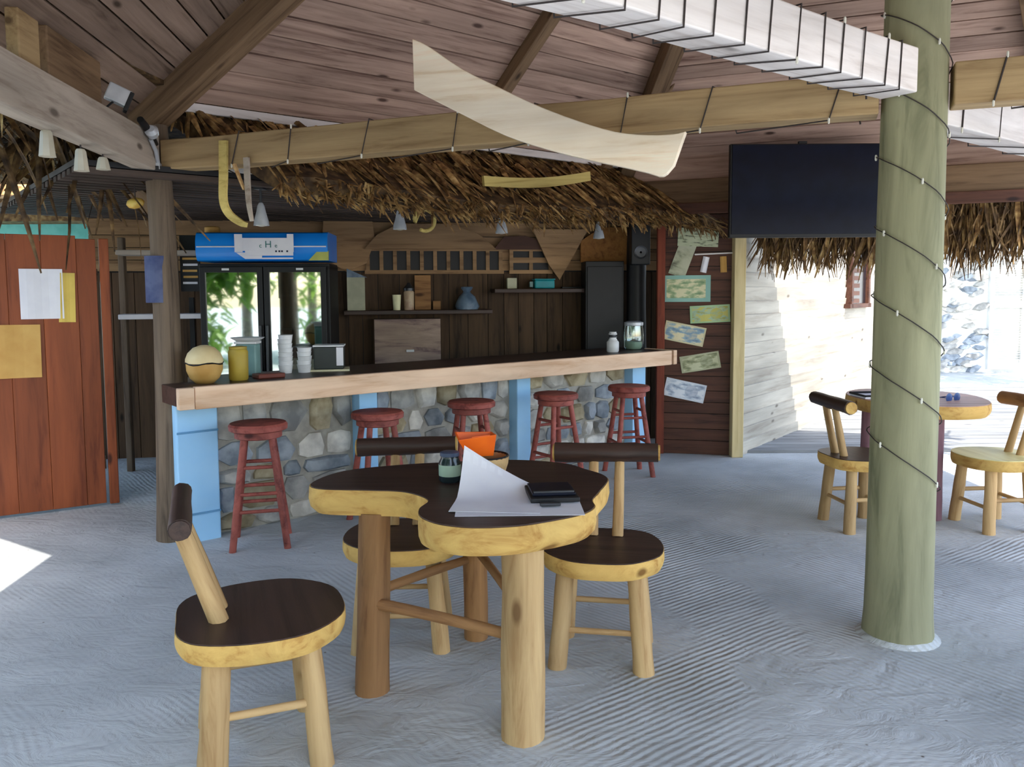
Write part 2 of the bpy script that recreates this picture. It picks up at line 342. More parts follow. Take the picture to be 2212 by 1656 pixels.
M_stones = [plain('stone_%s' % n, c, 0.9, c2=c2, scale=9, bump=0.5, var=0.25) for n, c, c2 in (('grey', S(188, 184, 176), S(142, 140, 136)), ('tan', S(190, 176, 146), S(146, 130, 100)), ('blue', S(168, 174, 180), S(120, 128, 136)), ('pale', S(226, 220, 208), S(182, 176, 166)))]
M_thatch = thatch_mat('dry_thatch', (S(74, 52, 32), S(124, 92, 56), S(168, 134, 84), S(204, 176, 122)))
M_thatchD = thatch_mat('old_thatch', (S(50, 38, 28), S(84, 64, 44), S(116, 90, 58), S(150, 122, 82)))
M_black = plain('matt_black', S(22, 22, 24), 0.5)
M_navy = plain('navy_panel', S(28, 36, 66), 0.45)
M_screen = plain('tv_screen', S(18, 23, 40), 0.35, c2=S(15, 19, 33), spec=0.15)
M_cable = plain('cable_dark', S(58, 50, 48), 0.6)
M_blueS = plain('sign_blue', S(30, 142, 236), 0.25, c2=S(20, 128, 226), scale=1.5)
M_whiteP = plain('white_card', S(238, 236, 240), 0.6, c2=S(224, 222, 230), scale=4)
M_steel = plain('brushed_steel', S(206, 208, 212), 0.35, metal=0.25, c2=S(176, 180, 186))
M_dsteel = plain('dark_steel', S(70, 72, 76), 0.35, metal=0.6)
M_glass = glass_mat('door_glass')
M_jar = glass_mat('jar_glass', 0.22, (0.9, 0.95, 0.95, 1))
M_dglass = plain('dark_glass', S(40, 52, 56), 0.15, spec=0.6)
M_orange = plain('orange_plastic', S(250, 112, 16), 0.45, c2=S(238, 98, 10))
M_calab = plain('calabash_tan', S(214, 172, 100), 0.5, c2=S(190, 144, 74), scale=5)
M_calabT = plain('calabash_cream', S(234, 214, 166), 0.55, c2=S(216, 190, 138), scale=5)
M_olive = plain('olive_yellow', S(186, 160, 62), 0.5, c2=S(150, 126, 44), scale=3)
M_teal = plain('teal_plastic', S(26, 150, 160), 0.45)
M_tealp = plain('teal_grey', S(126, 164, 160), 0.4)
M_bag = plain('blue_grey_plastic', S(116, 136, 156), 0.4, c2=S(82, 102, 124), scale=12, bump=0.4)
M_bulb = plain('bulb_white', S(232, 228, 214), 0.3)
M_lant = plain('lantern_paper', S(196, 188, 168), 0.7)
M_ybulb = plain('yellow_float', S(236, 206, 110), 0.35, c2=S(206, 150, 60), scale=12)
M_kraft = plain('kraft_paper', S(214, 170, 96), 0.7, c2=S(200, 152, 80), scale=6)
M_ystrip = plain('yellow_paper', S(228, 196, 96), 0.7)
M_white = plain('white_plastic', S(236, 236, 236), 0.4)
M_pale = plain('pale_green_label', S(176, 200, 176), 0.6)
M_leaf = leaf_mat('leaf_green', S(126, 168, 62), S(70, 116, 36))
M_leafy = leaf_mat('leaf_yellow_green', S(170, 200, 92), S(104, 148, 50))
M_bark = plain('bark', S(132, 116, 98), 0.9, c2=S(92, 80, 68), scale=12, bump=0.5)
M_wallw = plain('white_render', S(240, 238, 232), 0.8, c2=S(230, 228, 222), scale=3)
M_turq = plain('turquoise_paint', S(120, 204, 192), 0.7, c2=S(104, 190, 178))
M_purple = wood('mauve_leg', S(150, 110, 118), S(108, 74, 84), grain=10, var=0.05)
M_redtray = plain('red_brown_tray', S(120, 58, 44), 0.5)

# ------------------------------------------------------------------ setting: ground
mb = MB(); xs = [-70, -20, -8, -4, -2, 0, 2, 4, 6, 9, 14, 24, 70]; ys = [-70, -24, -10, -5, -2, 0, 2, 4, 6, 8, 11, 16, 26, 70]
vs = [(x, y, 0) for y in ys for x in xs]; n = len(xs)
mb.add(vs, [(j*n+i, j*n+i+1, (j+1)*n+i+1, (j+1)*n+i) for j in range(len(ys)-1) for i in range(n-1)])
tag(mb.build('floor', M_sand), 'pale raked sand floor under the pavilion', 'floor', kind='structure')

# ------------------------------------------------------------------ setting: six-sided pavilion roof
CEN = Vector((1.64, 3.36, 0))
V = [Vector((-2.06, 4.77, 0)), Vector((0.99, 7.23, 0)), Vector((4.02, 6.06, 0)), Vector((4.0, 1.50, 0)), Vector((2.2, -0.51, 0)), Vector((-1.65, 0.85, 0))]
ZE, ZA = 2.60, 5.05
APEX = Vector((CEN.x, CEN.y, ZA))
def roof_pt(k, a, t):
    """point on roof side k: a along the eave 0..1, t up the slope"""
    A = V[k].copy(); B = V[(k+1) % 6].copy(); A.z = B.z = ZE
    return (A+(APEX-A)*t).lerp(B+(APEX-B)*t, a)
OV = {0: 0.0, 1: -0.04, 2: -0.02, 3: -0.02, 4: -0.08, 5: -0.05}
mb = MB()
for k in range(6):
    q = [roof_pt(k, 0, OV[k]), roof_pt(k, 1, OV[k]), APEX]
    up = Vector((0, 0, 0.05)); up2 = Vector((0, 0, 0.11))
    P = [p+up for p in q]+[p+up2 for p in q]
    mb.add(P, [(0, 1, 2), (3, 5, 4), (0, 3, 4, 1), (1, 4, 5, 2), (2, 5, 3, 0)])
ceiling = tag(mb.build('ceiling', W_hip), 'boarded six-sided pavilion roof', 'ceiling', kind='structure')
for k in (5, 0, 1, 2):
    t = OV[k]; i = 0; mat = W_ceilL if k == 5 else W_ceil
    while t < 0.86:
        dt = 0.14/4.2*random.uniform(0.88, 1.12); g = 0.0011
        a, b_, c, d = roof_pt(k, 0, t+g), roof_pt(k, 1, t+g), roof_pt(k, 1, t+dt-g), roof_pt(k, 0, t+dt-g)
        M = frame(a, b_, (b_-a).cross(d-a)*(1 if (b_-a).cross(d-a).z > 0 else -1)); Mi = M.inverted()
        dz = random.uniform(-0.006, 0.004)
        P = [Mi @ p for p in (a, b_, c, d)]
        m2 = MB(); m2.add([(p.x, p.y, p.z+dz) for p in P]+[(p.x, p.y, p.z+dz+0.022) for p in P], [(0, 3, 2, 1), (4, 5, 6, 7), (0, 1, 5, 4), (1, 2, 6, 5), (2, 3, 7, 6), (3, 0, 4, 7)])
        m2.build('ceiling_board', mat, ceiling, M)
        t += dt; i += 1
# hip rafters and common rafters under the boards
def hip(k, label):
    A = V[k].copy(); A.z = ZE-0.10; B = APEX-Vector((0, 0, 0.10)); d = (B-A).normalized()
    tag(beam('hip_rafter', A-d*0.12, B-d*0.25, 0.13, 0.16, W_hip, nseg=6, wob=0.006), label, 'rafter', 'hip rafters of the pavilion roof')
hip(0, 'brown hip rafter rising from the dark corner post at left')
hip(1, 'brown hip rafter rising behind the wrapped white beam')
hip(2, 'brown hip rafter rising at the right beyond the big green post')
for a, label in ((0.563, 'brown rafter crossing the ceiling boards behind the curved plank'), (0.938, 'brown rafter meeting the wrapped white beam near the ceiling')):
    A = V[0].lerp(V[1], a); A.z = ZE-0.05; nrm = (V[1]-V[0]).normalized(); inn = Vector((nrm.y, -nrm.x, 0)); h = (APEX.z-ZE)/3.395
    t1 = 1.9 if a < 0.8 else 0.9
    tag(beam('common_rafter', A-inn*0.02-Vector((0, 0, 0.02*h)), A+inn*t1+Vector((0, 0, t1*h)), 0.09, 0.10, W_hip, nseg=4, wob=0.004), label, 'rafter')
# fascia strip along the eave over the bar
A = V[0].lerp(V[1], 0.04)+Vector((0.0, 0.0, ZE-0.03)); B = V[1]+Vector((0, 0, ZE-0.03))
tag(beam('fascia_strip', A, B, 0.03, 0.055, W_white), 'thin pale fascia strip under the ceiling boards above the thatch', 'strip')

# ------------------------------------------------------------------ posts and beams
t = thing('round_post', 'big round green-grey post with a wrapped light cable, right of centre', 'post', (CEN.x, CEN.y, 0))
mbp = MB(); vs = []; seg = 28; rings = 40
for i in range(rings):
    z = -0.02+(ZA-0.15)*i/(rings-1)
    for k in range(seg):
        a = 2*math.pi*k/seg; q = 1+0.03*mnoise.noise((math.cos(a)*2, math.sin(a)*2, z*0.9)); r = 0.136-0.006*z
        if z < 0.12: r += 0.008*(0.12-z)/0.12
        vs.append((r*q*math.cos(a), r*q*math.sin(a), z))
mbp.add(vs, [(i*seg+k, i*seg+(k+1) % seg, (i+1)*seg+(k+1) % seg, (i+1)*seg+k) for i in range(rings-1) for k in range(seg)]+[tuple((rings-1)*seg+k for k in range(seg))])
pm = wood('post_bark', S(164, 160, 126), S(114, 114, 86), axis='Z', grain=7, along=0.8, var=0.0, bump=0.25)
mbp.build('shaft', pm, t, smooth=60)
# sand heaped round its foot
mbs = MB(); mbs.lathe([(0.168, 0.0), (0.156, 0.008), (0.147, 0.016), (0.14, 0.018)], 24, cap=False); mbs.build('sand_heap', M_sand, t, smooth=60)
def corner_post(x, y, r, z1, mat, label, bend=0.03):
    o = log('corner_post', (x, y, -0.01), (x, y, z1), r*1.08, r*0.92, mat, None, 14, 12, 0.10, bend)
    return tag(o, label, 'post')
corner_post(-2.06, 4.78, 0.078, 2.44, W_dpost, 'dark weathered corner post at the left end of the bar')
corner_post(1.17, 7.62, 0.09, 2.5, W_blk, 'blackened post inside the bar behind the glass jar', 0.0)
dirM = (CEN-V[0]).normalized(); dirW = (CEN-V[5]).normalized()
def bz(p, z): return Vector((p.x, p.y, z))
main_a = V[0]+dirM*0.10; main_b = CEN-dirM*0.135
tag(beam('tie_beam', bz(main_a, 2.255), bz(main_b, 2.262), 0.13, 0.165, W_beam, nseg=10, wob=0.008), 'long tan beam from the dark corner post to the big post', 'beam')
tag(beam('tie_beam', bz(CEN+dirM*0.135, 2.275), bz(CEN+dirM*2.1, 2.28), 0.13, 0.165, W_beam, nseg=8, wob=0.008), 'tan beam running out of frame to the right of the big post', 'beam')
wa = V[5]+dirW*0.1; wb = CEN-dirW*0.133
tag(beam('tie_beam', bz(wa, 2.315), bz(wb, 2.315), 0.15, 0.17, W_white, nseg=10, wob=0.008), 'whitewashed beam wrapped in light cable, upper right', 'beam')
tag(beam('tie_beam', bz(CEN+dirW*0.133, 2.225), bz(CEN+dirW*2.75, 2.225), 0.15, 0.17, W_white, nseg=8, wob=0.008), 'whitewashed beam behind the big post at the right edge', 'beam')
dl = (V[5]-V[0]).normalized()
tag(beam('eave_beam', bz(V[0]+dl*0.09, 2.262), bz(V[5], 2.262), 0.11, 0.20, W_grey, nseg=8, wob=0.008), 'grey eave beam at upper left, ending on the dark corner post', 'beam')
tag(beam('eave_beam', bz(V[1]+Vector((0.1, -0.04, 0)), 2.3), bz(V[2], 2.3), 0.12, 0.22, W_hip, nseg=8, wob=0.006), 'brown eave beam behind the television and the big post', 'beam')
tag(beam('eave_board', bz(V[1]+Vector((0.35, -0.28, 0)), 2.16), bz(V[2]+Vector((0, -0.08, 0)), 2.16), 0.04, 0.09, W_mahog), 'reddish board under the eave beam above the hanging thatch fringe', 'board')
tag(beam('eave_infill', bz(V[1]+Vector((-0.25, 0.10, 0)), 2.53), bz(V[2], 2.53), 0.03, 0.23, W_ceil), 'boarded infill above the brown eave beam behind the television', 'board')
# blocks between the left eave beam and the roof boards
for s_, w_, zt, mat, label in ((1.53, 0.17, 2.56, W_beam, 'orange-brown block standing on the grey eave beam at the left edge'), (1.10, 0.55, 2.57, W_hip, 'wide brown infill board standing on the grey eave beam')):
    c = V[0]+dl*s_; a = c-dl*w_/2; b_ = c+dl*w_/2
    tag(beam('infill_block', bz(a, (2.365+zt)/2), bz(b_, (2.365+zt)/2), 0.05, zt-2.365, mat), label, 'block')
# eave side-post brace seen below the grey beam
tag(beam('diagonal_brace', (-2.12, 4.98, 1.95), (-3.0, 5.95, 2.45), 0.05, 0.13, W_hip), 'dark diagonal brace running up and back from the corner post', 'brace')

# ------------------------------------------------------------------ the bar
B0 = Vector((-1.84, 4.33, 0)); BU = Vector((0.7737, 0.6336, 0)); BN = Vector((-0.6336, 0.7737, 0)); BA = math.atan2(BU.y, BU.x)
def bp(s_, n_, z=0.0): return B0+BU*s_+BN*n_+Vector((0, 0, z))
# worktop, notched round the corner post
t = thing('bar_worktop', 'long bar worktop with a pale raw wood front edge and dark top', 'worktop', tuple(B0), BA)
top = [(0.05, 0.045), (4.20, 0.045), (4.20, 0.66), (0.30, 0.66), (0.30, 0.33), (0.05, 0.33)]
MB().prism(top, 0.85, 0.955).build('dark_top', W_dark, t, bevel=0.004)
m = MB(); m.box(2.145, 0.02, 0.8975, 4.03, 0.045, 0.125); m.build('front_edge', W_edgebar, t, bevel=0.006)
m = MB(); m.box(0.085, 0.02, 0.8975, 0.085, 0.05, 0.12); m.build('edge_end_block', W_edgebar, t, bevel=0.006)
m = MB(); m.box(4.21, 0.17, 0.8975, 0.045, 0.34, 0.125); m.build('side_edge', W_edgebar, t, bevel=0.006)
# blue columns
for s0, s1, lab in ((0.12, 0.36, 'wide light blue column at the left end of the bar'), (1.31, 1.45, 'light blue column behind the second stool from the left'), (2.69, 2.83, 'light blue column between the third and fourth stools'), (4.02, 4.19, 'light blue column at the right end of the bar')):
    o = thing('bar_column', lab, 'column', tuple(bp((s0+s1)/2, 0.40)), BA, 'blue columns of the bar')
    m = MB(); m.box(0, 0, 0.42, s1-s0, 0.16, 0.856); m.build('shaft', M_blue, o, bevel=0.008)
    if s0 < 1:
        for z in (0.66, 0.17): m = MB(); m.box(0, -0.083, z, s1-s0, 0.006, 0.012, Matrix.Rotation(-0.12, 4, 'Y') if False else None); m.build('board_joint', plain('blue_groove', S(104, 158, 200), 0.6), o)
# stone front wall: mortar core and every stone a piece of it
wallf = thing('stone_bar_front', 'rough stone wall under the bar worktop between blue columns', 'wall', tuple(B0), BA)
m = MB(); m.box(2.245, 0.50, 0.42, 3.89, 0.16, 0.85); m.build('mortar', M_mortar, wallf)
random.seed(21)
def stone(x0, x1, z0, z1):
    cx, cz = (x0+x1)/2, (z0+z1)/2; n = random.choice((6, 7, 8)); pts = []
    for k in range(n):
        a = 2*math.pi*(k+random.uniform(-0.25, 0.25))/n; e = 1/max(abs(math.cos(a)), abs(math.sin(a)), 0.001); e = min(e, 1.22)
        pts.append((cx+(x1-x0)/2*0.99*e*math.cos(a)*random.uniform(0.92, 1.0), cz+(z1-z0)/2*0.99*e*math.sin(a)*random.uniform(0.92, 1.0)))
    d = random.uniform(0.03, 0.06); y0 = 0.43
    base = [(x, y0, z) for x, z in pts]; mid = [(cx+(x-cx)*0.94, y0-d*0.65, cz+(z-cz)*0.94) for x, z in pts]; tp = [(cx+(x-cx)*0.68, y0-d*random.uniform(0.9, 1.1), cz+(z-cz)*0.68) for x, z in pts]
    fs = [tuple(range(2*n, 3*n))]
    for r in range(2):
        for k in range(n): fs.append((r*n+k, r*n+(k+1) % n, (r+1)*n+(k+1) % n, (r+1)*n+k))
    m = MB(); m.add([(p[0]-cx, p[1]-y0, p[2]-cz) for p in base+mid+tp], fs); m.build('stone', random.choice(M_stones), wallf, Matrix.Translation((cx, y0, cz)), smooth=40)
for sa, sb in ((0.37, 1.30), (1.46, 2.68), (2.84, 4.01)):
    z = 0.0
    while z < 0.80:
        h = random.uniform(0.10, 0.19); h = 0.85-z if z+h > 0.74 else h
        x = sa
        while x < sb-0.02:
            w = random.uniform(0.12, 0.30); w = sb-x if x+w > sb-0.09 else w
            stone(x, x+w, z+random.uniform(-0.008, 0.008), z+h); x += w
        z += h
random.seed(5)
# ------------------------------------------------------------------ bar hut: back wall, ceiling, right wall
WA = Vector((-3.7, 7.15, 0)); WB = Vector((1.55, 8.05, 0)); WD = (WB-WA).normalized(); WL = (WB-WA).length; WANG = math.atan2(WD.y, WD.x); WN = Vector((WD.y, -WD.x, 0))
wall_b = tag(thing('wall_back', 'dark boarded back wall of the bar', 'wall', tuple(WA), WANG), kind='structure')
m = MB(); m.box(WL/2, 0.05, 1.15, WL, 0.06, 2.3); m.build('backing', W_blk, wall_b)
x = 0.0
while x < WL:
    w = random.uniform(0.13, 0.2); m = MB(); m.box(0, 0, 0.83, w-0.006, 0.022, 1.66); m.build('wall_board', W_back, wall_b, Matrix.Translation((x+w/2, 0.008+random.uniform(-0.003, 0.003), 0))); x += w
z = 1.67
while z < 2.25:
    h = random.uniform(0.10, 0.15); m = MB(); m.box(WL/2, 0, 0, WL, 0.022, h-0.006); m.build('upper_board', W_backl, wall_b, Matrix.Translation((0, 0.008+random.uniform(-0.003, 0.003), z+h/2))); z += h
# fretwork frieze boxes and curved valances along the upper back wall
def wp(s_, off, z): return WA+WD*s_+WN*off+Vector((0, 0, z))
def onwall(x): return (x-WA.x)/WD.x
fr = thing('fretwork_frieze', 'light brown fretwork frieze of small square openings on the back wall', 'frieze', tuple(wp(onwall(-0.72), 0.03, 1.66)), WANG)
m = MB(); m.box(0, 0, 0, 1.3, 0.03, 0.035); m.box(0, 0, 0.21, 1.3, 0.03, 0.03); m.build('rail', W_backl, fr)
for i in range(11): m = MB(); m.box(-0.62+0.124*i, 0, 0.105, 0.035, 0.028, 0.18); m.build('baluster', W_backl, fr)
m = MB(); m.box(0, 0.012, 0.105, 1.28, 0.006, 0.2); m.build('dark_backing', W_blk, fr)
fr2 = thing('fretwork_frieze', 'light brown fretwork frieze of long slots right of the square openings', 'frieze', tuple(wp(onwall(0.18), 0.03, 1.66)), WANG)
m = MB(); m.box(0, 0, 0, 0.42, 0.03, 0.035); m.box(0, 0, 0.21, 0.42, 0.03, 0.03); m.box(0, 0, 0.11, 0.42, 0.03, 0.05); m.build('rail', W_backl, fr2)
for i in range(3): m = MB(); m.box(-0.19+0.19*i, 0, 0.105, 0.035, 0.028, 0.18); m.build('baluster', W_backl, fr2)
m = MB(); m.box(0, 0.012, 0.105, 0.40, 0.006, 0.2); m.build('dark_backing', W_blk, fr2)
VN = []
def valance(name, x, pts, mat, label, z0=0.0):
    o = thing(name, label, 'panel', tuple(wp(onwall(x), 0.06+0.035*(VN.append(1) or len(VN) % 2), 0)), WANG)
    m = MB(); Mr = Matrix.Rotation(math.pi/2, 4, 'X'); m.prism(pts, -0.015, 0.015, Mr); m.build('panel', mat, o)
    return o
valance('gable_panel', -0.75, [(-0.62, 1.87), (0.60, 1.87), (0.45, 2.0), (0.2, 2.1), (-0.3, 2.1), (-0.5, 2.0)], W_backl, 'curved brown gable panel above the square fretwork')
valance('gable_panel', 0.02, [(-0.2, 1.87), (0.34, 1.87), (0.3, 1.93), (0.1, 2.0), (-0.1, 1.99)], W_mahog, 'small reddish curved gable panel above the long-slot fretwork')
valance('gable_panel', 0.42, [(0.02, 1.58), (0.3, 2.06), (-0.24, 2.06), (-0.08, 1.72)], W_backl, 'pointed brown panel hanging left of the warm boards')
valance('gable_panel', -1.50, [(-0.02, 1.66), (0.16, 1.74), (0.24, 1.95), (0.22, 2.12), (-0.22, 2.12), (-0.24, 1.8)], W_backl, 'rounded brown hanging panel beside the blue cooler sign')
valance('gable_panel', 0.98, [(-0.34, 1.75), (0.32, 1.72), (0.32, 1.98), (0.1, 2.08), (-0.14, 2.08), (-0.34, 1.95)], wood('warm_boards', S(178, 122, 64), S(124, 78, 38), axis='Y', grain=12), 'warm orange-brown arched panel above the black cabinet')
# ceiling of the hut: dark slats over black
hutc = tag(thing('ceiling', 'dark slatted ceiling above the bar', 'ceiling', tuple(B0), BA), kind='structure')
m = MB(); m.box(2.45, 1.75, 2.17, 5.6, 2.9, 0.03); m.build('backing', W_blk, hutc)
n_ = 0.34
W_slat = wood('dark_slats', S(82, 68, 60), S(44, 36, 32), grain=16, var=0.25)
while n_ < 3.1:
    m = MB(); m.box(2.45, 0, 0, 5.6, 0.075, 0.03); m.build('slat', W_slat, hutc, Matrix.Translation((0, n_, 2.135))); n_ += 0.125
# right wall with notes
wall_r = tag(thing('wall_right', 'dark brown boarded wall with pinned notes right of the bar', 'wall', (1.36, 7.29, 0), math.atan2(-0.14, 0.60)), kind='structure')
m = MB(); m.box(0.31, 0.04, 1.2, 0.62, 0.03, 2.4); m.build('backing', W_blk, wall_r)
z = 0.0
while z < 2.35:
    h = random.uniform(0.10, 0.15); m = MB(); m.box(0.31, 0, 0, 0.62, 0.025, h-0.006); m.build('wall_board', W_mahog, wall_r, Matrix.Translation((0, 0.01+random.uniform(-0.003, 0.003), z+h/2))); z += h
tag(beam('trim_1', (1.335, 7.28, 0), (1.335, 7.28, 2.3), 0.07, 0.06, wood('red_trim', S(122, 58, 38), S(82, 38, 26), grain=10)), 'reddish corner post between the bar and the note wall', 'trim', kind='structure')
tag(beam('trim_2', (1.985, 7.11, 0), (1.985, 7.11, 2.5), 0.10, 0.10, wood('cream_trim', S(226, 206, 156), S(196, 172, 120), grain=10)), 'cream corner post between note wall and white siding', 'trim', kind='structure')
WR = wm(wall_r)
def note(name, lx, lz, w, h, ang, mat, label, cat='note', curl=0.006):
    m = MB(); nx = 8; vs = []
    for i in range(nx+1):
        x = w*(i/nx-0.5); y = -curl*math.cos(math.pi*(i/nx-0.5)*2+1.0)-curl
        for z_ in (-h/2, h/2): vs += [(x, y, z_), (x, y+0.002, z_)]
    fs = []
    for i in range(nx):
        a = 4*i; fs += [(a, a+4, a+6, a+2), (a+1, a+3, a+7, a+5), (a, a+1, a+5, a+4), (a+2, a+6, a+7, a+3)]
    fs += [(0, 2, 3, 1), (4*nx, 4*nx+1, 4*nx+3, 4*nx+2)]
    m.add(vs, fs)
    o = m.build(name, mat, None, WR @ Matrix.Translation((lx, -0.007, lz)) @ Matrix.Rotation(-ang, 4, 'Y')); return tag(o, label, cat, 'notes pinned to the dark wall')
note('pinned_note', 0.20, 1.49, 0.425, 0.235, 0.0, note_mat('note_teal', 0.425, 0.235, S(146, 190, 176), S(226, 220, 178), S(170, 186, 140), S(120, 150, 110), portrait=False, frame=0.80), 'teal-framed banknote pinned squarely at the top of the column')
note('pinned_note', 0.41, 1.265, 0.345, 0.155, 0.05, note_mat('note_lime', 0.345, 0.155, S(170, 200, 150), S(206, 200, 110), S(168, 196, 170), S(176, 170, 74), frame=0.9), 'yellow-green banknote pinned beside the cream post')
note('pinned_note', 0.19, 1.09, 0.36, 0.17, -0.2, note_mat('note_cream', 0.36, 0.17, S(216, 206, 164), S(232, 220, 180), S(150, 178, 190), S(120, 140, 160), frame=0.92), 'cream and blue banknote sloping down, third in the column')
note('pinned_note', 0.33, 0.835, 0.345, 0.15, 0.17, note_mat('note_olive', 0.345, 0.15, S(184, 184, 148), S(206, 206, 168), S(166, 168, 128), S(120, 126, 92), frame=0.9), 'olive banknote sloping up, second from the bottom')
note('pinned_note', 0.20, 0.58, 0.36, 0.165, -0.2, note_mat('note_white', 0.36, 0.165, S(222, 226, 230), S(236, 238, 240), S(196, 206, 216), S(140, 150, 170), frame=0.93), 'white banknote at the bottom of the column')
mlines = note_mat('note_lines', 0.34, 0.15, S(190, 196, 160), S(204, 208, 172), S(190, 196, 158), S(60, 62, 50), bands=16, portrait=False, frame=1.2)
note('pinned_note', 0.30, 1.94, 0.35, 0.16, -0.05, mlines, 'ruled pale green slip pinned level at the very top')
note('pinned_note', 0.165, 1.745, 0.30, 0.15, 1.22, note_mat('note_slip', 0.30, 0.15, S(176, 178, 150), S(196, 196, 168), S(180, 182, 152), S(90, 90, 74), bands=2, portrait=False, frame=1.2), 'long pale slip hanging askew below the ruled slip')
for lx, ang in ((0.36, -0.2), (0.52, 0.05)): note('pinned_note', lx, 1.70, 0.055, 0.14, ang, M_kraft if lx > 0.4 else M_whiteP, 'small pale tag hanging by the cream post' if lx > 0.4 else 'small pale tag hanging right of the long slip')
tag(beam('wall_strip', WR @ Vector((0.27, -0.02, 1.79)), WR @ Vector((0.62, -0.02, 1.80)), 0.015, 0.014, W_white), 'thin white strip on the dark wall above the small tags', 'strip')

# ------------------------------------------------------------------ thatch over the bar
random.seed(11)
th = thing('bar_thatch', 'shaggy dry palm thatch skirt over the bar counter', 'thatch', tuple(B0), BA)
SLp = math.atan2(0.93, 1.4)
def thp(s_, q):  # q 0 at the eave, 1 at the ridge, in bar coordinates
    return Vector((s_, -0.12+1.9*q, 2.10+1.262*q+0.03*math.sin(s_*2.1)))
def left_edge(q): return 0.62-1.05*q
m = MB(); ns, nq = 24, 8; vs = []
for j in range(nq+1):
    q = j/nq
    for i in range(ns+1):
        s_ = left_edge(q)+(5.25-left_edge(q))*i/ns; p = thp(s_, q); vs.append((p.x, p.y, p.z+0.02*mnoise.noise((s_*4, q*5, 0))))
vs2 = [(x, y, z-0.10) for x, y, z in vs]; nn = len(vs)
fs = [(j*(ns+1)+i, j*(ns+1)+i+1, (j+1)*(ns+1)+i+1, (j+1)*(ns+1)+i) for j in range(nq) for i in range(ns)]
m.add(vs+vs2, fs+[tuple(nn+k for k in reversed(f)) for f in fs]+[(i, nn+i, nn+i+1, i+1) for i in range(ns)]+[(j*(ns+1), (j+1)*(ns+1), nn+(j+1)*(ns+1), nn+j*(ns+1)) for j in range(nq)])
m.build('thatch_bed', M_thatchD, th)
m = MB(); m.box(2.3, 0.95, 2.82, 6.2, 0.98, 0.2); m.build('shade_slab', M_thatchD, th)  # added slab that shades the thatch and closes the bright gap at the eave
big = leaf_meshes('thatch_leaf', 8, (0.42, 0.75), (0.03, 0.058), (0.02, 0.12))
for b_ in big: b_.materials.append(M_thatch)
def leaf_M(p, slope, yaw, roll): return Matrix.Translation(p) @ Matrix.Rotation(yaw, 4, 'Z') @ Matrix.Rotation(slope, 4, 'Y') @ Matrix.Rotation(roll, 4, 'X')
for i in range(290):
    q = random.random()**1.2*0.55+0.17; s_ = random.uniform(left_edge(q)+0.05, 5.2); p = thp(s_, q)+Vector((0, 0, 0.03+random.random()*0.03))
    yaw = -math.pi/2+random.gauss(0.28, 0.3)
    o = obj('thatch_leaf', random.choice(big), None, th, leaf_M(p, SLp*random.uniform(0.85, 1.15), yaw, random.uniform(-0.6, 0.6)))
m = MB()
for i in range(2600):
    q = random.random()*0.9+0.08; s_ = random.uniform(left_edge(q), 5.22); p = thp(s_, q)+Vector((0, 0, 0.01+random.random()*0.025))
    Mx = leaf_M(p, SLp*random.uniform(0.8, 1.25), -math.pi/2+random.gauss(0.25, 0.4), random.uniform(-1, 1))
    v_, f_ = blade(random.uniform(0.16, 0.4), random.uniform(0.010, 0.028), random.uniform(0, 0.06), 0.3, 2); m.add([Mx @ Vector(p_) for p_ in v_], f_)
for i in range(1500):   # ragged eave edge
    s_ = random.uniform(0.6, 5.22); p = thp(s_, 0)+Vector((0, random.uniform(-0.02, 0.08), random.uniform(-0.10, 0.02)))
    Mx = leaf_M(p, random.uniform(0.1, 1.0), random.uniform(-2.6, -0.4), random.uniform(-1, 1))
    v_, f_ = blade(random.uniform(0.05, 0.16), random.uniform(0.006, 0.016), random.uniform(0, 0.03), 0.3, 2); m.add([Mx @ Vector(p_) for p_ in v_], f_)
tag(m.build('thatch_straw', M_thatch, th), kind='stuff')

# thatched fringe hanging under the right-hand eave
fb = V[1].lerp(V[2], 0.36)+Vector((0.1, 0.25, 0)); fe = V[2]+Vector((0.3, 0.1, 0)); fd = (fe-fb).normalized(); FL = (fe-fb).length
fr_ = thing('thatch_fringe', 'brown thatch fringe hanging below the eave at the right', 'thatch', (fb.x, fb.y, 0), math.atan2(fd.y, fd.x))
long_ = leaf_meshes('fringe_leaf', 6, (0.36, 0.58), (0.018, 0.034), (0.0, 0.06))
for b_ in long_: b_.materials.append(M_thatch)
for i in range(200):
    s_ = random.uniform(0, FL); p = Vector((s_, random.uniform(-0.06, 0.10), random.uniform(2.05, 2.32)))
    obj('fringe_leaf', random.choice(long_), None, fr_, Matrix.Translation(p) @ Matrix.Rotation(math.pi/2+random.gauss(0, 0.16), 4, 'Y') @ Matrix.Rotation(random.uniform(0, 6.3), 4, 'X'))
m = MB()
for i in range(3200):
    s_ = random.uniform(0, FL); p = Vector((s_, random.uniform(-0.05, 0.16), random.uniform(1.92, 2.4)))
    Mx = Matrix.Translation(p) @ Matrix.Rotation(math.pi/2+random.gauss(0.1, 0.28), 4, 'Y') @ Matrix.Rotation(random.uniform(0, 6.3), 4, 'X')
    v_, f_ = blade(random.uniform(0.18, 0.40), random.uniform(0.005, 0.014), random.uniform(0, 0.05), 0.3, 2); m.add([Mx @ Vector(p_) for p_ in v_], f_)
tag(m.build('fringe_straw', M_thatchD, fr_), kind='stuff')
m = MB(); m.box(FL/2, 0.2, 2.42, FL, 0.06, 0.36); m.box(FL/2, 0.06, 2.42, FL, 0.05, 0.2); m.build('fringe_core', M_thatchD, fr_)

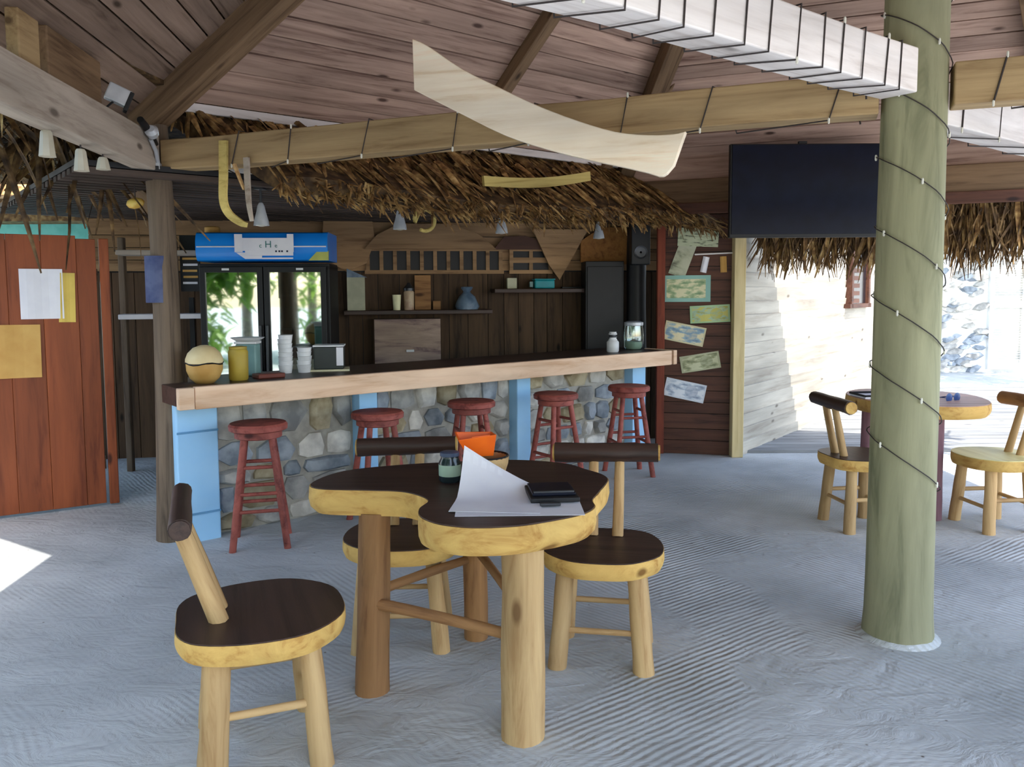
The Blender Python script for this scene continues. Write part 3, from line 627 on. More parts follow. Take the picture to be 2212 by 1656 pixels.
# thatched side roof at the left
aw = thing('side_thatch_roof', 'dark thatched side roof with drooping leaves at the left edge', 'thatch', (-2.45, 2.62, 0))
qv = [Vector((0.52, 0.18, 0)), Vector((-3.9, 3.08, 0)), Vector((-3.9, 6.1, 0)), Vector((-0.05, 6.1, 0)), Vector((0.50, 2.4, 0))]
m = MB(); m.prism([(p.x, p.y) for p in qv], 2.64, 2.76); m.build('thatch_bed', M_thatchD, aw)
for i in range(170):
    y_ = random.uniform(1.3, 5.0); xl = -0.2 if y_ > 2.1 else 0.0; lo = max(-3.8, 0.52-(y_-0.18)/0.655)
    x_ = random.uniform(max(lo, -2.6), xl) if lo < xl-0.1 else xl-0.1
    obj('thatch_leaf', random.choice(long_ if random.random() < 0.5 else big), None, aw, Matrix.Translation((x_, y_, 2.63)) @ Matrix.Rotation(random.uniform(-3.1, 3.1), 4, 'Z') @ Matrix.Rotation(random.uniform(0.15, 1.2), 4, 'Y') @ Matrix.Rotation(random.uniform(-1, 1), 4, 'X'))
m = MB()
for i in range(2200):
    y_ = random.uniform(0.9, 5.05); lo = max(-3.8, 0.52-(y_-0.18)/0.655); x_ = random.uniform(lo, 0.0 if y_ < 2.2 else -0.22)
    Mx = Matrix.Translation((x_, y_, 2.64)) @ Matrix.Rotation(random.uniform(-3.1, 3.1), 4, 'Z') @ Matrix.Rotation(random.uniform(0.05, 0.9), 4, 'Y') @ Matrix.Rotation(random.uniform(-1, 1), 4, 'X')
    v_, f_ = blade(random.uniform(0.12, 0.34), random.uniform(0.006, 0.016), 0.03, 0.3, 2); m.add([Mx @ Vector(p_) for p_ in v_], f_)
tag(m.build('thatch_straw', M_thatchD, aw), kind='stuff')
frond = leaf_meshes('drooping_frond', 5, (0.6, 1.0), (0.02, 0.035), (0.05, 0.25))
for b_ in frond: b_.materials.append(M_thatchD)
for i in range(46):
    obj('drooping_frond', random.choice(frond), None, aw, Matrix.Translation((random.uniform(-0.75, -0.1), random.uniform(1.6, 3.2), random.uniform(2.5, 2.62))) @ Matrix.Rotation(random.uniform(-2.2, 0.9), 4, 'Z') @ Matrix.Rotation(random.uniform(0.35, 1.25), 4, 'Y') @ Matrix.Rotation(random.uniform(-1, 1), 4, 'X'))
tag(log('side_roof_post', (-4.6, 6.4, 0), (-4.6, 6.4, 2.64), 0.07, 0.06, W_dpost), 'dark post holding up the side thatch beyond the red-brown panel', 'post')

# red-brown panel door at the left, built of upright boards
pd = Vector((0.58, 0.36, 0)).normalized(); pang = math.atan2(pd.y, pd.x)
pr = thing('brown_panel_screen', 'red-brown upright board screen with papers at the left edge', 'screen', (-2.80, 5.60, 0), pang)
x = -1.45; i = 0
while x < -0.07:
    w = random.uniform(0.15, 0.21); w = min(w, -0.05-x)
    zt = 1.865-(0.02 if x > -0.3 else 0)
    m = MB(); m.box(0, 0, (0.02+zt)/2, w-0.001, 0.03, zt-0.02); m.build('upright_board', W_red, pr, Matrix.Translation((x+w/2, random.uniform(-0.003, 0.003), 0)), bevel=0.003); x += w
m = MB(); m.box(0.0, 0.0, 0.93, 0.06, 0.05, 1.84); m.build('edge_post', W_red, pr, bevel=0.006)
m = MB(); m.box(-0.75, 0.018, 0.93, 1.4, 0.004, 1.80); m.build('rear_sheet', W_dpost, pr)
for z in (0.3, 1.6): m = MB(); m.box(-0.74, 0.035, z, 1.4, 0.035, 0.09); m.build('rear_batten', W_dpost, pr)
PR = wm(pr)
def paper(name, lx, lz, w, h, mat, label, ang=0.0, cat='paper', off=-0.02):
    m = MB(); nx = 6; vs = []
    for i in range(nx+1):
        x = w*(i/nx-0.5); y = -0.004*math.sin(i*1.3)-0.003
        for z_ in (-h/2, h/2): vs += [(x, y, z_), (x, y+0.002, z_)]
    fs = []
    for i in range(nx): a = 4*i; fs += [(a, a+4, a+6, a+2), (a+1, a+3, a+7, a+5), (a, a+1, a+5, a+4), (a+2, a+6, a+7, a+3)]
    fs += [(0, 2, 3, 1), (4*nx, 4*nx+1, 4*nx+3, 4*nx+2)]; m.add(vs, fs)
    return tag(m.build(name, mat, None, PR @ Matrix.Translation((lx, off, lz)) @ Matrix.Rotation(ang, 4, 'Y')), label, cat)
paper('pinned_sheet', -0.38, 1.475, 0.25, 0.33, M_whiteP, 'white paper sheet pinned high on the red-brown screen')
paper('pinned_sheet', -0.235, 1.45, 0.10, 0.33, M_ystrip, 'yellow paper strip pinned beside the white sheet', 0.02)
paper('pinned_sheet', -0.55, 1.10, 0.30, 0.35, M_kraft, 'square tan paper pinned low on the red-brown screen', 0.01)
# things behind the gap right of the screen
sh = tag(beam('side_shelf', (-3.15, 6.55, 1.29), (-2.5, 6.7, 1.29), 0.25, 0.04, M_whiteP), 'pale shelf seen in the dark gap beside the corner post', 'shelf')
tag(beam('shelf_upright', (-2.78, 6.72, 0), (-2.78, 6.72, 1.93), 0.05, 0.05, W_dpost), 'thin dark upright behind the corner post', 'upright')
tag(beam('shelf_upright', (-3.18, 6.66, 0), (-3.18, 6.66, 1.93), 0.05, 0.05, W_dpost), 'thin dark upright behind the red-brown screen', 'upright')
tag(beam('side_shelf', (-3.15, 6.55, 1.80), (-2.5, 6.7, 1.80), 0.25, 0.04, W_grey), 'upper grey shelf seen in the dark gap beside the corner post', 'shelf')

# ------------------------------------------------------------------ two-door drinks cooler
random.seed(3)
ck = thing('drinks_cooler', 'tall black two-door drinks cooler with a bright blue header', 'cooler', (-1.975, 6.68, 0), 0.06)
m = MB(); w, d, h = 1.02, 0.42, 1.72
m.box(0, 0.215, h/2, w, 0.03, h-0.06); m.box(-w/2+0.02, 0, h/2, 0.04, d, h-0.06); m.box(w/2-0.02, 0, h/2, 0.04, d, h-0.06); m.box(0, 0, 0.12, w, d, 0.2); m.box(0, 0, h-0.04, w, d, 0.05); m.build('cabinet', M_black, ck, bevel=0.006)
m = MB(); m.box(-w/2-0.004, 0.02, 0.9, 0.006, d-0.06, 1.5); m.build('side_sticker', M_navy, ck)
for z in (0.55, 0.86, 1.17, 1.45): m = MB(); m.box(0, 0.0, z, w-0.1, 0.36, 0.012); m.build('shelf', M_dsteel, ck)
for sx in (-1, 1):
    dr = thing('door', None, None); dr.parent = ck; dr.matrix_basis = Matrix.Translation((sx*0.2475, -0.25, 0.96))
    m = MB(); dw, dh = 0.487, 1.44
    for x in (-1, 1): m.box(x*(dw/2-0.022), 0, 0, 0.044, 0.04, dh)
    for z in (-1, 1): m.box(0, 0, z*(dh/2-0.022), dw-0.088, 0.04, 0.044)
    m.build('door_frame', M_black, dr, bevel=0.004)
    m = MB(); m.box(0, 0, 0, dw-0.08, 0.008, dh-0.08); m.build('door_glass', M_glass, dr)
    m = MB(); m.box(-sx*(dw/2-0.022), -0.035, 0.05, 0.02, 0.03, 0.42); m.build('door_handle', M_dsteel, dr, bevel=0.004)
    m = MB(); m.box(sx*0.04, -0.0225, dh/2-0.02, 0.055, 0.006, 0.016); m.build('door_badge', M_white, dr)
# header: curved blue front
m = MB(); pr_ = []
for i in range(9):
    a = math.pi*(i/8); pr_.append((-0.23-0.05*math.sin(a), 1.725+0.225*(0.5-0.5*math.cos(a))))
pr_ = [(0.2, 1.725)]+pr_+[(0.2, 1.95)]
n = len(pr_); vs = [(-w/2, y, z) for y, z in pr_]+[(w/2, y, z) for y, z in pr_]
m.add(vs, [tuple(range(n)), tuple(range(2*n-1, n-1, -1))]+[(i, n+i, n+(i+1) % n, (i+1) % n) for i in range(n)])
m.build('header', M_blueS, ck, smooth=30)
m = MB(); m.box(0.0, -0.286, 1.835, w-0.02, 0.006, 0.009); m.build('header_strip', M_white, ck)
m = MB(); m.box(0.03, -0.292, 1.852, 0.36, 0.006, 0.10); m.box(-0.175, -0.293, 1.862, 0.06, 0.006, 0.14); m.box(0.225, -0.293, 1.862, 0.05, 0.006, 0.14); m.box(0.06, -0.289, 1.79, 0.37, 0.006, 0.05)
m.prism([(-0.2, 1.79), (0.0, 1.79), (0.0, 1.74), (-0.13, 1.74)], 0.272, 0.278, Matrix.Rotation(math.pi/2, 4, 'X')); m.box(0.12, -0.272, 1.745, 0.24, 0.006, 0.012)
m.build('sign_panel', M_whiteP, ck)
m = MB(); m.prism([(0.36, 1.727), (0.515, 1.727), (0.515, 1.80), (0.43, 1.80)], 0.255, 0.276, Matrix.Rotation(math.pi/2, 4, 'X')); m.build('corner_flash', plain('lime_flash', S(186, 190, 96), 0.4), ck)
m_txt = plain('sign_ink', S(58, 120, 116), 0.6)
RX = Matrix.Rotation(math.pi/2, 4, 'X')
for tx, x_, z_, sz in (('c', -0.005, 1.842, 0.05), ('H', 0.055, 1.85, 0.075), ('e', 0.115, 1.842, 0.045)):
    me = text_mesh(tx, sz, None); obj('sign_letter', me, m_txt, ck, Matrix.Translation((x_, -0.297, z_)) @ RX)
for x_ in (0.13, 0.155, 0.175, 0.215): m = MB(); m.box(x_, -0.3655, 1.795, 0.014, 0.003, 0.013); m.build('sign_mark', M_navy, ck)
# dark notice board at the left of the cooler
nb = thing('notice_board', 'dark notice board with pale printed lines left of the cooler', 'sign', (-2.66, 6.75, 1.62), 0.0)
m = MB(); m.box(0, 0, 0.10, 0.16, 0.02, 0.46); m.build('board', M_black, nb)
for i in range(6): m = MB(); m.box(0.0+0.005*(i % 2), -0.012, -0.06+0.05*i, 0.12, 0.004, 0.018); m.build('printed_line', M_kraft if i % 3 else M_whiteP, nb)
m = MB(); m.box(0, 0, -0.9, 0.04, 0.02, 1.44); m.build('stand', M_black, nb)
tag(MB().lathe([(0.05, 0), (0.06, 0.01), (0.06, 0.05), (0.045, 0.06)], 16).build('tin_can', M_kraft, None, Matrix.Translation((-2.42, 6.62, 1.952)), smooth=40), 'tan tin standing on the left end of the cooler top', 'tin')

# ------------------------------------------------------------------ things on the bar
def topled(name, prof, x, y, z, mat, label, cat, seg=24, sm=50):
    m = MB(); m.lathe(prof, seg); return tag(m.build(name, mat, None, Matrix.Translation((x, y, z)), smooth=sm), label, cat)
ZB = 0.955
p = bp(0.26, 0.22); g = thing('calabash_pot', 'round tan calabash pot with a cream lid at the bar\'s left end', 'pot', (p.x, p.y, ZB))
m = MB(); m.lathe([(0.05, 0), (0.082, 0.03), (0.10, 0.075), (0.102, 0.115)], 24); m.build('bowl', M_calab, g, smooth=50)
m = MB(); m.lathe([(0.105, 0.118), (0.104, 0.14), (0.09, 0.175), (0.06, 0.205), (0.02, 0.22)], 24); m.build('lid', M_calabT, g, smooth=50)
m = MB(); m.tube([(0.104*math.cos(a*0.2618), 0.104*math.sin(a*0.2618), 0.116+0.006*math.sin(a)) for a in range(25)], 0.004, 6, False); m.build('lid_seam', M_black, g)
p = bp(0.47, 0.25); g = thing('olive_jar', 'olive-yellow cylindrical jar beside the calabash pot', 'jar', (p.x, p.y, ZB))
m = MB(); m.lathe([(0.05, 0), (0.056, 0.01), (0.058, 0.17), (0.05, 0.185)], 24); m.build('body', M_olive, g, smooth=50)
m = MB(); m.lathe([(0.052, 0.186), (0.052, 0.2), (0.03, 0.204)], 24); m.build('lid', M_logd if False else M_olive, g, smooth=50)
p = bp(0.62, 0.48); g = thing('teal_canister', 'grey-teal canister behind the olive jar', 'canister', (p.x, p.y, ZB))
m = MB(); m.box(0, 0, 0.10, 0.13, 0.10, 0.2); m.build('body', M_tealp, g, bevel=0.01)
m = MB(); m.box(0, 0, 0.208, 0.14, 0.11, 0.016); m.build('lid', M_white, g, bevel=0.004)
m = MB(); m.lathe([(0.07, 0.217), (0.10, 0.235), (0.105, 0.24)], 20); m.build('saucer', M_white, g, smooth=40)
p = bp(0.66, 0.26); tag(MB().box(0, 0, 0.014, 0.17, 0.11, 0.028).build('red_tray', M_redtray, None, Matrix.Translation((p.x, p.y, ZB)) @ Matrix.Rotation(BA, 4, 'Z'), bevel=0.006), 'small red-brown tray on the bar beside the olive jar', 'tray')
for k, (s_, n_, hh) in enumerate(((0.86, 0.46, 0.24), (0.97, 0.42, 0.17))):
    p = bp(s_, n_); g = thing('cup_stack', ('taller' if k == 0 else 'shorter')+' stack of white cups on the bar in front of the cooler', 'cups', (p.x, p.y, ZB), 0, 'stacks of white cups on the bar')
    for i in range(int(hh/0.03)): m = MB(); m.lathe([(0.038, 0.0), (0.046, 0.05), (0.049, 0.052)], 18); m.build('cup', M_white, g, Matrix.Translation((random.uniform(-.003, .003), 0, 0.028*i)), smooth=40)
p = bp(1.16, 0.44); g = thing('cash_box', 'dark square box with a white card on the bar', 'box', (p.x, p.y, ZB+0.012), 0.12)
m = MB(); m.box(0, 0, 0.075, 0.19, 0.15, 0.15); m.build('body', plain('dark_box', S(50, 56, 54), 0.45), g, bevel=0.006)
m = MB(); m.box(0.075, -0.079, 0.085, 0.045, 0.004, 0.12); m.build('card', M_whiteP, g)
m = MB(); m.box(0.0, 0, 0.155, 0.2, 0.16, 0.01); m.build('lid', M_white, g)
p = bp(1.16, 0.44); tag(MB().box(0, 0, 0.006, 0.26, 0.2, 0.012).build('folded_papers', plain('cream_paper', S(232, 224, 186), 0.7), None, Matrix.Translation((p.x, p.y, ZB)) @ Matrix.Rotation(0.2, 4, 'Z'), bevel=0.002), 'cream folded papers lying under the dark box', 'paper')
p = bp(3.70, 0.26); g = thing('sugar_shaker', 'white shaker bottle with ribbed cap near the bar\'s right end', 'bottle', (p.x, p.y, ZB))
m = MB(); m.lathe([(0.045, 0), (0.052, 0.01), (0.052, 0.085), (0.04, 0.1)], 20); m.build('body', M_white, g, smooth=50)
for i in range(3): m = MB(); m.lathe([(0.036, 0.101+0.024*i), (0.036, 0.11+0.024*i), (0.03, 0.114+0.024*i), (0.03, 0.124+0.024*i)], 20); m.build('cap_ring', M_white if i % 2 == 0 else M_dsteel, g, smooth=40)
p = bp(4.07, 0.36); g = thing('glass_jar', 'clear glass jar with a pale lid at the bar\'s right end', 'jar', (p.x, p.y, ZB))
m = MB(); m.lathe([(0.07, 0), (0.085, 0.015), (0.09, 0.12), (0.08, 0.21)], 24); m.build('body', M_jar, g, smooth=50)
m = MB(); m.lathe([(0.078, 0.21), (0.084, 0.214), (0.084, 0.24), (0.06, 0.25)], 24); m.build('lid', M_steel, g, smooth=40)
m = MB(); m.lathe([(0.06, 0.004), (0.075, 0.02), (0.078, 0.07)], 20); m.build('contents', M_pale, g, smooth=40)

# ------------------------------------------------------------------ back-bar shelves and things on them
def shelf(x0, x1, z, label, dep=0.26):
    a = wp(onwall(x0), dep/2, z-0.02); b_ = wp(onwall(x1), dep/2, z-0.02)
    return tag(beam('wall_shelf', a, b_, dep, 0.04, W_dark), label, 'shelf')
shelf(-1.55, -0.22, 1.31, 'long dark shelf on the back wall right of the cooler'); shelf(-0.2, 0.80, 1.50, 'dark shelf carrying the turquoise box')
def onshelf(x, off, z): q = wp(onwall(x), off, z); return (q.x, q.y, q.z)
g = thing('poster_stand', 'grey-white leaning card stand at the left end of the long shelf', 'card', onshelf(-1.44, 0.13, 1.31), WANG)
m = MB(); m.box(0, 0, 0.15, 0.16, 0.03, 0.30); m.build('card', plain('grey_card', S(186, 186, 160), 0.6), g)
m = MB(); m.prism([(-0.08, 0.30), (0.10, 0.30), (-0.08, 0.38)], -0.02, 0.02, RX); m.build('sloping_top', M_bag, g)
g = thing('milk_carton', 'bright pale carton cup on the long shelf', 'cup', onshelf(-1.08, 0.15, 1.31)); m = MB(); m.lathe([(0.032, 0), (0.04, 0.135), (0.042, 0.14)], 16); m.build('cup', plain('pale_cup', S(244, 240, 196), 0.5), g, smooth=40)
g = thing('storage_jar', 'storage jar with dark lid beside the pale cup', 'jar', onshelf(-0.97, 0.15, 1.31)); m = MB(); m.lathe([(0.045, 0), (0.048, 0.16), (0.04, 0.175)], 16); m.build('body', plain('jar_tan', S(202, 180, 150), 0.4, c2=S(150, 110, 90)), g, smooth=40); m = MB(); m.lathe([(0.05, 0.176), (0.05, 0.2), (0.02, 0.235), (0.012, 0.25)], 16); m.build('lid', M_dsteel, g, smooth=40)
g = thing('cutting_board', 'upright orange-brown board leaning behind the storage jar', 'board', onshelf(-0.84, 0.06, 1.31), WANG); m = MB(); m.box(0, 0, 0.16, 0.15, 0.025, 0.32); m.build('board', W_logd, g, bevel=0.004); m = MB(); m.box(0.13, 0.0, 0.04, 0.07, 0.03, 0.08); m.build('block', W_logd, g)
g = thing('plastic_bag', 'crumpled blue-grey plastic bag on the long shelf', 'bag', onshelf(-0.44, 0.14, 1.31))
m = MB(); pf = [(0.10, 0), (0.11, 0.03), (0.095, 0.08), (0.075, 0.12), (0.04, 0.15), (0.03, 0.165), (0.055, 0.2), (0.05, 0.21)]; m.lathe(pf, 18)
m.v = [(x*(1+0.15*mnoise.noise((x*20, y*20, z*14))), y*(1+0.15*mnoise.noise((x*20+5, y*20, z*14))), z) for x, y, z in m.v]; m.build('bag', M_bag, g, smooth=40)
tag(MB().box(0, 0, 0.05, 0.09, 0.06, 0.10).build('small_carton', plain('cream_carton', S(206, 202, 172), 0.6), None, Matrix.Translation(onshelf(-0.02, 0.12, 1.50)) @ Matrix.Rotation(WANG, 4, 'Z'), bevel=0.003), 'small cream carton at the left of the upper shelf', 'carton')
g = thing('turquoise_box', 'turquoise plastic box on the upper shelf', 'box', onshelf(0.28, 0.13, 1.50), WANG); m = MB(); m.box(0, 0, 0.04, 0.19, 0.14, 0.08); m.build('body', M_teal, g, bevel=0.012); m = MB(); m.box(0, 0, 0.086, 0.2, 0.15, 0.012); m.build('lid', M_teal, g, bevel=0.004); m = MB(); m.box(-0.12, 0, 0.04, 0.03, 0.05, 0.05); m.build('clip', M_tealp, g)
tag(MB().box(0, 0, 0.008, 0.22, 0.05, 0.016).build('flat_knife_case', M_black, None, Matrix.Translation(onshelf(0.56, 0.12, 1.50)) @ Matrix.Rotation(WANG+0.1, 4, 'Z'), bevel=0.003), 'flat black case lying right of the turquoise box', 'case')
g = thing('counter_cabinet', 'worn pale wooden cabinet door under the long shelf', 'cabinet', onshelf(-0.99, 0.12, 0), WANG)
m = MB(); m.box(0, 0, 0.615, 0.62, 0.2, 1.23); m.build('body', W_back, g)
m = MB(); m.box(0, -0.11, 0.98, 0.60, 0.02, 0.5); m.build('door', wood('worn_door', S(196, 170, 150), S(116, 92, 96), grain=10, along=1.5), g, bevel=0.004)
m = MB(); m.box(0.02, -0.128, 0.94, 0.07, 0.015, 0.02); m.build('handle', M_steel, g)
g = thing('black_cabinet', 'tall black cabinet at the right of the back wall', 'cabinet', (0.86, 7.72, 0), 0.05); m = MB(); m.box(0, 0, 0.875, 0.36, 0.3, 1.75); m.build('body', M_black, g, bevel=0.006); m = MB(); m.box(0.0, -0.155, 0.95, 0.33, 0.012, 1.5); m.build('door', W_blk, g, bevel=0.004)
g = thing('loudspeaker', 'black loudspeaker mounted on the blackened post', 'speaker', (1.17, 7.40, 1.72), 0.0); m = MB(); m.box(0, 0.05, 0.17, 0.17, 0.16, 0.36); m.build('box', M_black, g, bevel=0.008); m = MB(); m.lathe([(0.055, 0), (0.06, 0.006), (0.045, 0.002), (0.01, 0.0)], 20); m.build('cone', M_dsteel, g, Matrix.Translation((0, -0.032, 0.10)) @ RX)

# spot lamps under the thatch edge
def spot(s_, z, label):
    p = bp(s_, 0.40); g = thing('spot_lamp', label, 'lamp', (p.x, p.y, z), random.uniform(-0.4, 0.4), 'spot lamps under the thatch')
    m = MB(); m.tube([(0, 0, 0.19), (0, 0.0, 0.10)], 0.008, 8); m.build('stem', M_dsteel, g)
    m = MB(); m.lathe([(0.048, -0.03), (0.044, 0.0), (0.03, 0.05), (0.022, 0.09), (0.012, 0.11)], 18, cap=False); m.build('shade', M_steel, g, smooth=40)
    m = MB(); m.lathe([(0.01, -0.036), (0.034, -0.03), (0.036, -0.015), (0.02, 0.0)], 16); m.build('bulb', M_bulb, g, smooth=60)
    m = MB(); m.box(0, 0, 0.2, 0.06, 0.06, 0.02); m.build('mount', M_dsteel, g)
spot(2.61, 1.95, 'silver spot lamp hanging under the middle of the thatch'); spot(3.67, 1.95, 'bluish spot lamp hanging under the thatch at right'); spot(1.70, 1.94, 'silver spot lamp beside the looped vine'); spot(0.70, 1.92, 'silver spot lamp hanging above the cooler')
# looped vine under thatch
p = bp(1.88, 0.36); pts = []
for i in range(22): a = -2.0+5.4*i/21; pts.append((p.x+0.085*math.cos(a)*BU.x, p.y+0.085*math.cos(a)*BU.y, 2.0+0.075*math.sin(a)-0.02))
m = MB(); m.tube(pts+[(p.x, p.y, 2.12)], [0.014]*len(pts)+[0.01], 8); tag(m.build('looped_vine', W_yel, smooth=50), 'pale looped vine hanging under the thatch beside a spot lamp', 'vine')

# ------------------------------------------------------------------ curved pieces hung in front of the long beam
MN = Vector((-0.359, -0.933, 0)); Pb = V[0]+MN*0.27
def mp_(a, z, off=0.0): q = Pb+dirM*a+MN*off; return Vector((q.x, q.y, z))
topc = spline([(1.831, 2.639), (1.907, 2.6), (2.081, 2.478), (2.262, 2.379), (2.437, 2.287), (2.627, 2.204), (2.791, 2.146), (2.93, 2.122), (3.037, 2.118), (3.088, 2.126)], 3)
botc = spline([(1.836, 2.407), (1.95, 2.345), (2.079, 2.276), (2.282, 2.170), (2.479, 2.095), (2.669, 2.037), (2.832, 1.994), (2.93, 1.966), (2.994, 1.948), (3.04, 1.99)], 3)
Mpl = frame(mp_(0, 0), mp_(1, 0)); o = thing('curved_plank', 'large pale curved plank fixed in front of the long tan beam', 'plank', tuple(mp_(2.45, 2.09)))
m = MB(); n = len(topc); vs = []
for off in (-0.02, 0.02):
    for i in range(n): vs.append((topc[i][0], off, topc[i][1]))
    for i in range(n): vs.append((botc[i][0], off, botc[i][1]))
fs = []
for i in range(n-1):
    fs += [(i, n+i, n+i+1, i+1), (2*n+i, 2*n+i+1, 3*n+i+1, 3*n+i), (i, i+1, 2*n+i+1, 2*n+i), (n+i, 3*n+i, 3*n+i+1, n+i+1)]
fs += [(0, 2*n, 3*n, n), (n-1, 2*n-1, 4*n-1, 3*n-1)]
m.add(vs, fs); m.build('plank', W_plank, o, wm(o).inverted() @ Mpl, bevel=0.004)
beam('bracket', mp_(2.45, 2.20, -0.02), mp_(2.45, 2.20, -0.21), 0.05, 0.05, W_hip, o)
# yellow batten in front of the thatch
a = bp(2.13, 0.0, 2.235); b_ = bp(3.16, 0.0, 2.355); mid = (a+b_)/2-Vector((0, 0, 0.015))
o = thing('curved_batten', 'short yellow curved batten tied in front of the thatch', 'batten', tuple(mid))
Mb = frame(a, b_); Lb = (b_-a).length; m = MB(); vs = []
for i in range(11):
    t_ = i/10; z0 = -0.05*math.sin(math.pi*t_)*0.6; vs += [(Lb*t_, -0.012, z0-0.035), (Lb*t_, 0.012, z0-0.035), (Lb*t_, 0.012, z0+0.035), (Lb*t_, -0.012, z0+0.035)]
m.add(vs, [(0, 3, 2, 1), (40, 41, 42, 43)]+[(4*i+k, 4*i+(k+1) % 4, 4*i+4+(k+1) % 4, 4*i+4+k) for i in range(10) for k in range(4)])
m.build('batten', W_yel, o, wm(o).inverted() @ Mb)
m = MB(); m.tube([bp(2.45, 0.0, 2.24), bp(2.45, 0.1, 2.16)], 0.006, 6); m.build('tie', M_cable, o, wm(o).inverted())
# bent palm strips hanging from the beam at left
Pq = V[0]+MN*0.085
def mq(a, z, off=0.0): q = Pq+dirM*a+MN*off; return Vector((q.x, q.y, z))
def strip(pts, wd, mat, name, label):
    P = spline(pts, 6); m = MB(); vs = []
    for i, p_ in enumerate(P):
        t_ = (P[min(i+1, len(P)-1)]-P[max(i-1, 0)]).normalized(); sd = t_.cross(MN).normalized()*wd*(1-0.5*(i/(len(P)-1))**2)
        vs += [p_-sd-MN*0.008, p_+sd-MN*0.008, p_+sd+MN*0.008, p_-sd+MN*0.008]
    k_ = len(P); m.add(vs, [(0, 1, 2, 3), tuple(4*(k_-1)+q for q in (3, 2, 1, 0))]+[(4*i+q, 4*i+4+q, 4*i+4+(q+1) % 4, 4*i+(q+1) % 4) for i in range(k_-1) for q in range(4)])
    return tag(m.build(name, mat), label, 'strip')
strip([mq(0.564, 2.30), mq(0.556, 2.12), mq(0.55, 1.98), mq(0.585, 1.905), mq(0.66, 1.855), mq(0.70, 1.84)], 0.026, W_yel, 'bent_palm_strip', 'bent yellow palm strip hanging from the long beam at left')
strip([mq(0.712, 2.20), mq(0.715, 2.05), mq(0.72, 1.95), mq(0.735, 1.86)], 0.016, W_grey, 'bent_palm_strip', 'thin grey palm strip hanging beside the bent yellow one')
strip([mq(0.63, 2.17), mq(0.66, 2.10), mq(0.69, 2.03)], 0.008, W_log, 'bent_palm_strip', 'short pale splinter hanging between the two palm strips')

# ------------------------------------------------------------------ lamps and fixings at the dark corner post
def LB(s_, z, off=0.0): q = V[0]+dl*s_; return Vector((q.x+0.99*off, q.y+0.1*off, z))
p = LB(0.60, 2.47, 0.02); g = thing('flood_lamp', 'small grey flood lamp above the grey eave beam', 'lamp', tuple(p), 0.5)
m = MB(); m.box(0, 0, 0, 0.11, 0.06, 0.085, Matrix.Rotation(0.4, 4, 'Y')); m.build('housing', M_steel, g, bevel=0.006)
m = MB(); m.box(0.055, 0, -0.012, 0.02, 0.07, 0.10, Matrix.Rotation(0.4, 4, 'Y')); m.build('bezel', M_black, g, bevel=0.003)
m = MB(); m.tube([(-0.02, 0, -0.03), (-0.06, 0, -0.07), (-0.05, 0, -0.105)], 0.006, 6); m.build('bracket', M_black, g)
p = LB(0.34, 2.33, 0.065); g = thing('clamp_lamp', 'silver clamp lamp fixed on the corner of the grey beam', 'lamp', tuple(p), 0.2)
m = MB(); m.tube([(0.0, -0.12, 0.05), (0.01, 0, 0.02), (0.02, 0.14, -0.03)], [0.018, 0.022, 0.012], 10); m.build('body', M_black, g, smooth=50)
m = MB(); m.lathe([(0.03, 0), (0.036, 0.04), (0.02, 0.06)], 14); m.build('reflector', M_steel, g, Matrix.Translation((0.03, 0.02, 0.0)) @ Matrix.Rotation(1.2, 4, 'X'), smooth=40)
m = MB(); m.tube([(0.01, 0.05, -0.02), (0.02, 0.12, -0.07), (0.015, 0.19, -0.13)], 0.012, 8); m.build('arm', M_steel, g, smooth=50)
m = MB(); m.box(0.012, 0.2, -0.145, 0.03, 0.06, 0.04); m.build('clamp', M_steel, g, bevel=0.004)
for s_, z, hh, lab in ((1.30, 2.105, 0.11, 'nearest'), (0.96, 2.09, 0.10, 'second'), (0.70, 2.115, 0.06, 'third')):
    p = LB(s_, z, -0.03); o = thing('paper_lantern', 'pale paper lantern shade under the grey eave beam, %s from the left edge' % {'nearest': 'first', 'second': 'second', 'third': 'third'}[lab], 'lantern', tuple(p), 0, 'pale lantern shades under the grey beam')
    m = MB(); m.lathe([(0.035, -hh/2), (0.033, -hh/2+0.01), (0.024, hh/2-0.01), (0.018, hh/2)], 8); m.build('shade', M_lant, o, smooth=30)
    m = MB(); m.tube([(0, 0, hh/2), (0, 0, 2.165-z)], 0.004, 6); m.build('cord', M_cable, o)
g = thing('yellow_float', 'yellow oval float hanging left of the corner post', 'float', (-2.26, 4.93, 2.015), 0.4)
m = MB(); m.lathe([(0.004, -0.05), (0.022, -0.04), (0.032, -0.015), (0.033, 0.012), (0.022, 0.04), (0.005, 0.052)], 16); m.build('float', M_ybulb, g, Matrix.Rotation(1.35, 4, 'Y'), smooth=60)
m = MB(); m.tube([(0, 0, 0.03), (0.0, 0.0, 0.2), (-0.0, 0.05, 0.44)], 0.004, 6); m.build('cord', M_cable, g)
g = thing('blue_notice', 'faded blue notice wrapped on the dark corner post', 'notice', (-2.06, 4.78, 1.42)); m = MB(); vs = []
for i in range(9):
    a = -2.3+1.4*i/8
    for z in (0, 0.27): vs.append((0.089*math.cos(a)-0.004, 0.089*math.sin(a), z))
m.add(vs, [(2*i, 2*i+2, 2*i+3, 2*i+1) for i in range(8)]); o = m.build('sheet', plain('faded_blue', S(84, 92, 124), 0.6, c2=S(50, 60, 100), scale=10), g); sm = o.modifiers.new('solid', 'SOLIDIFY'); sm.thickness = 0.002

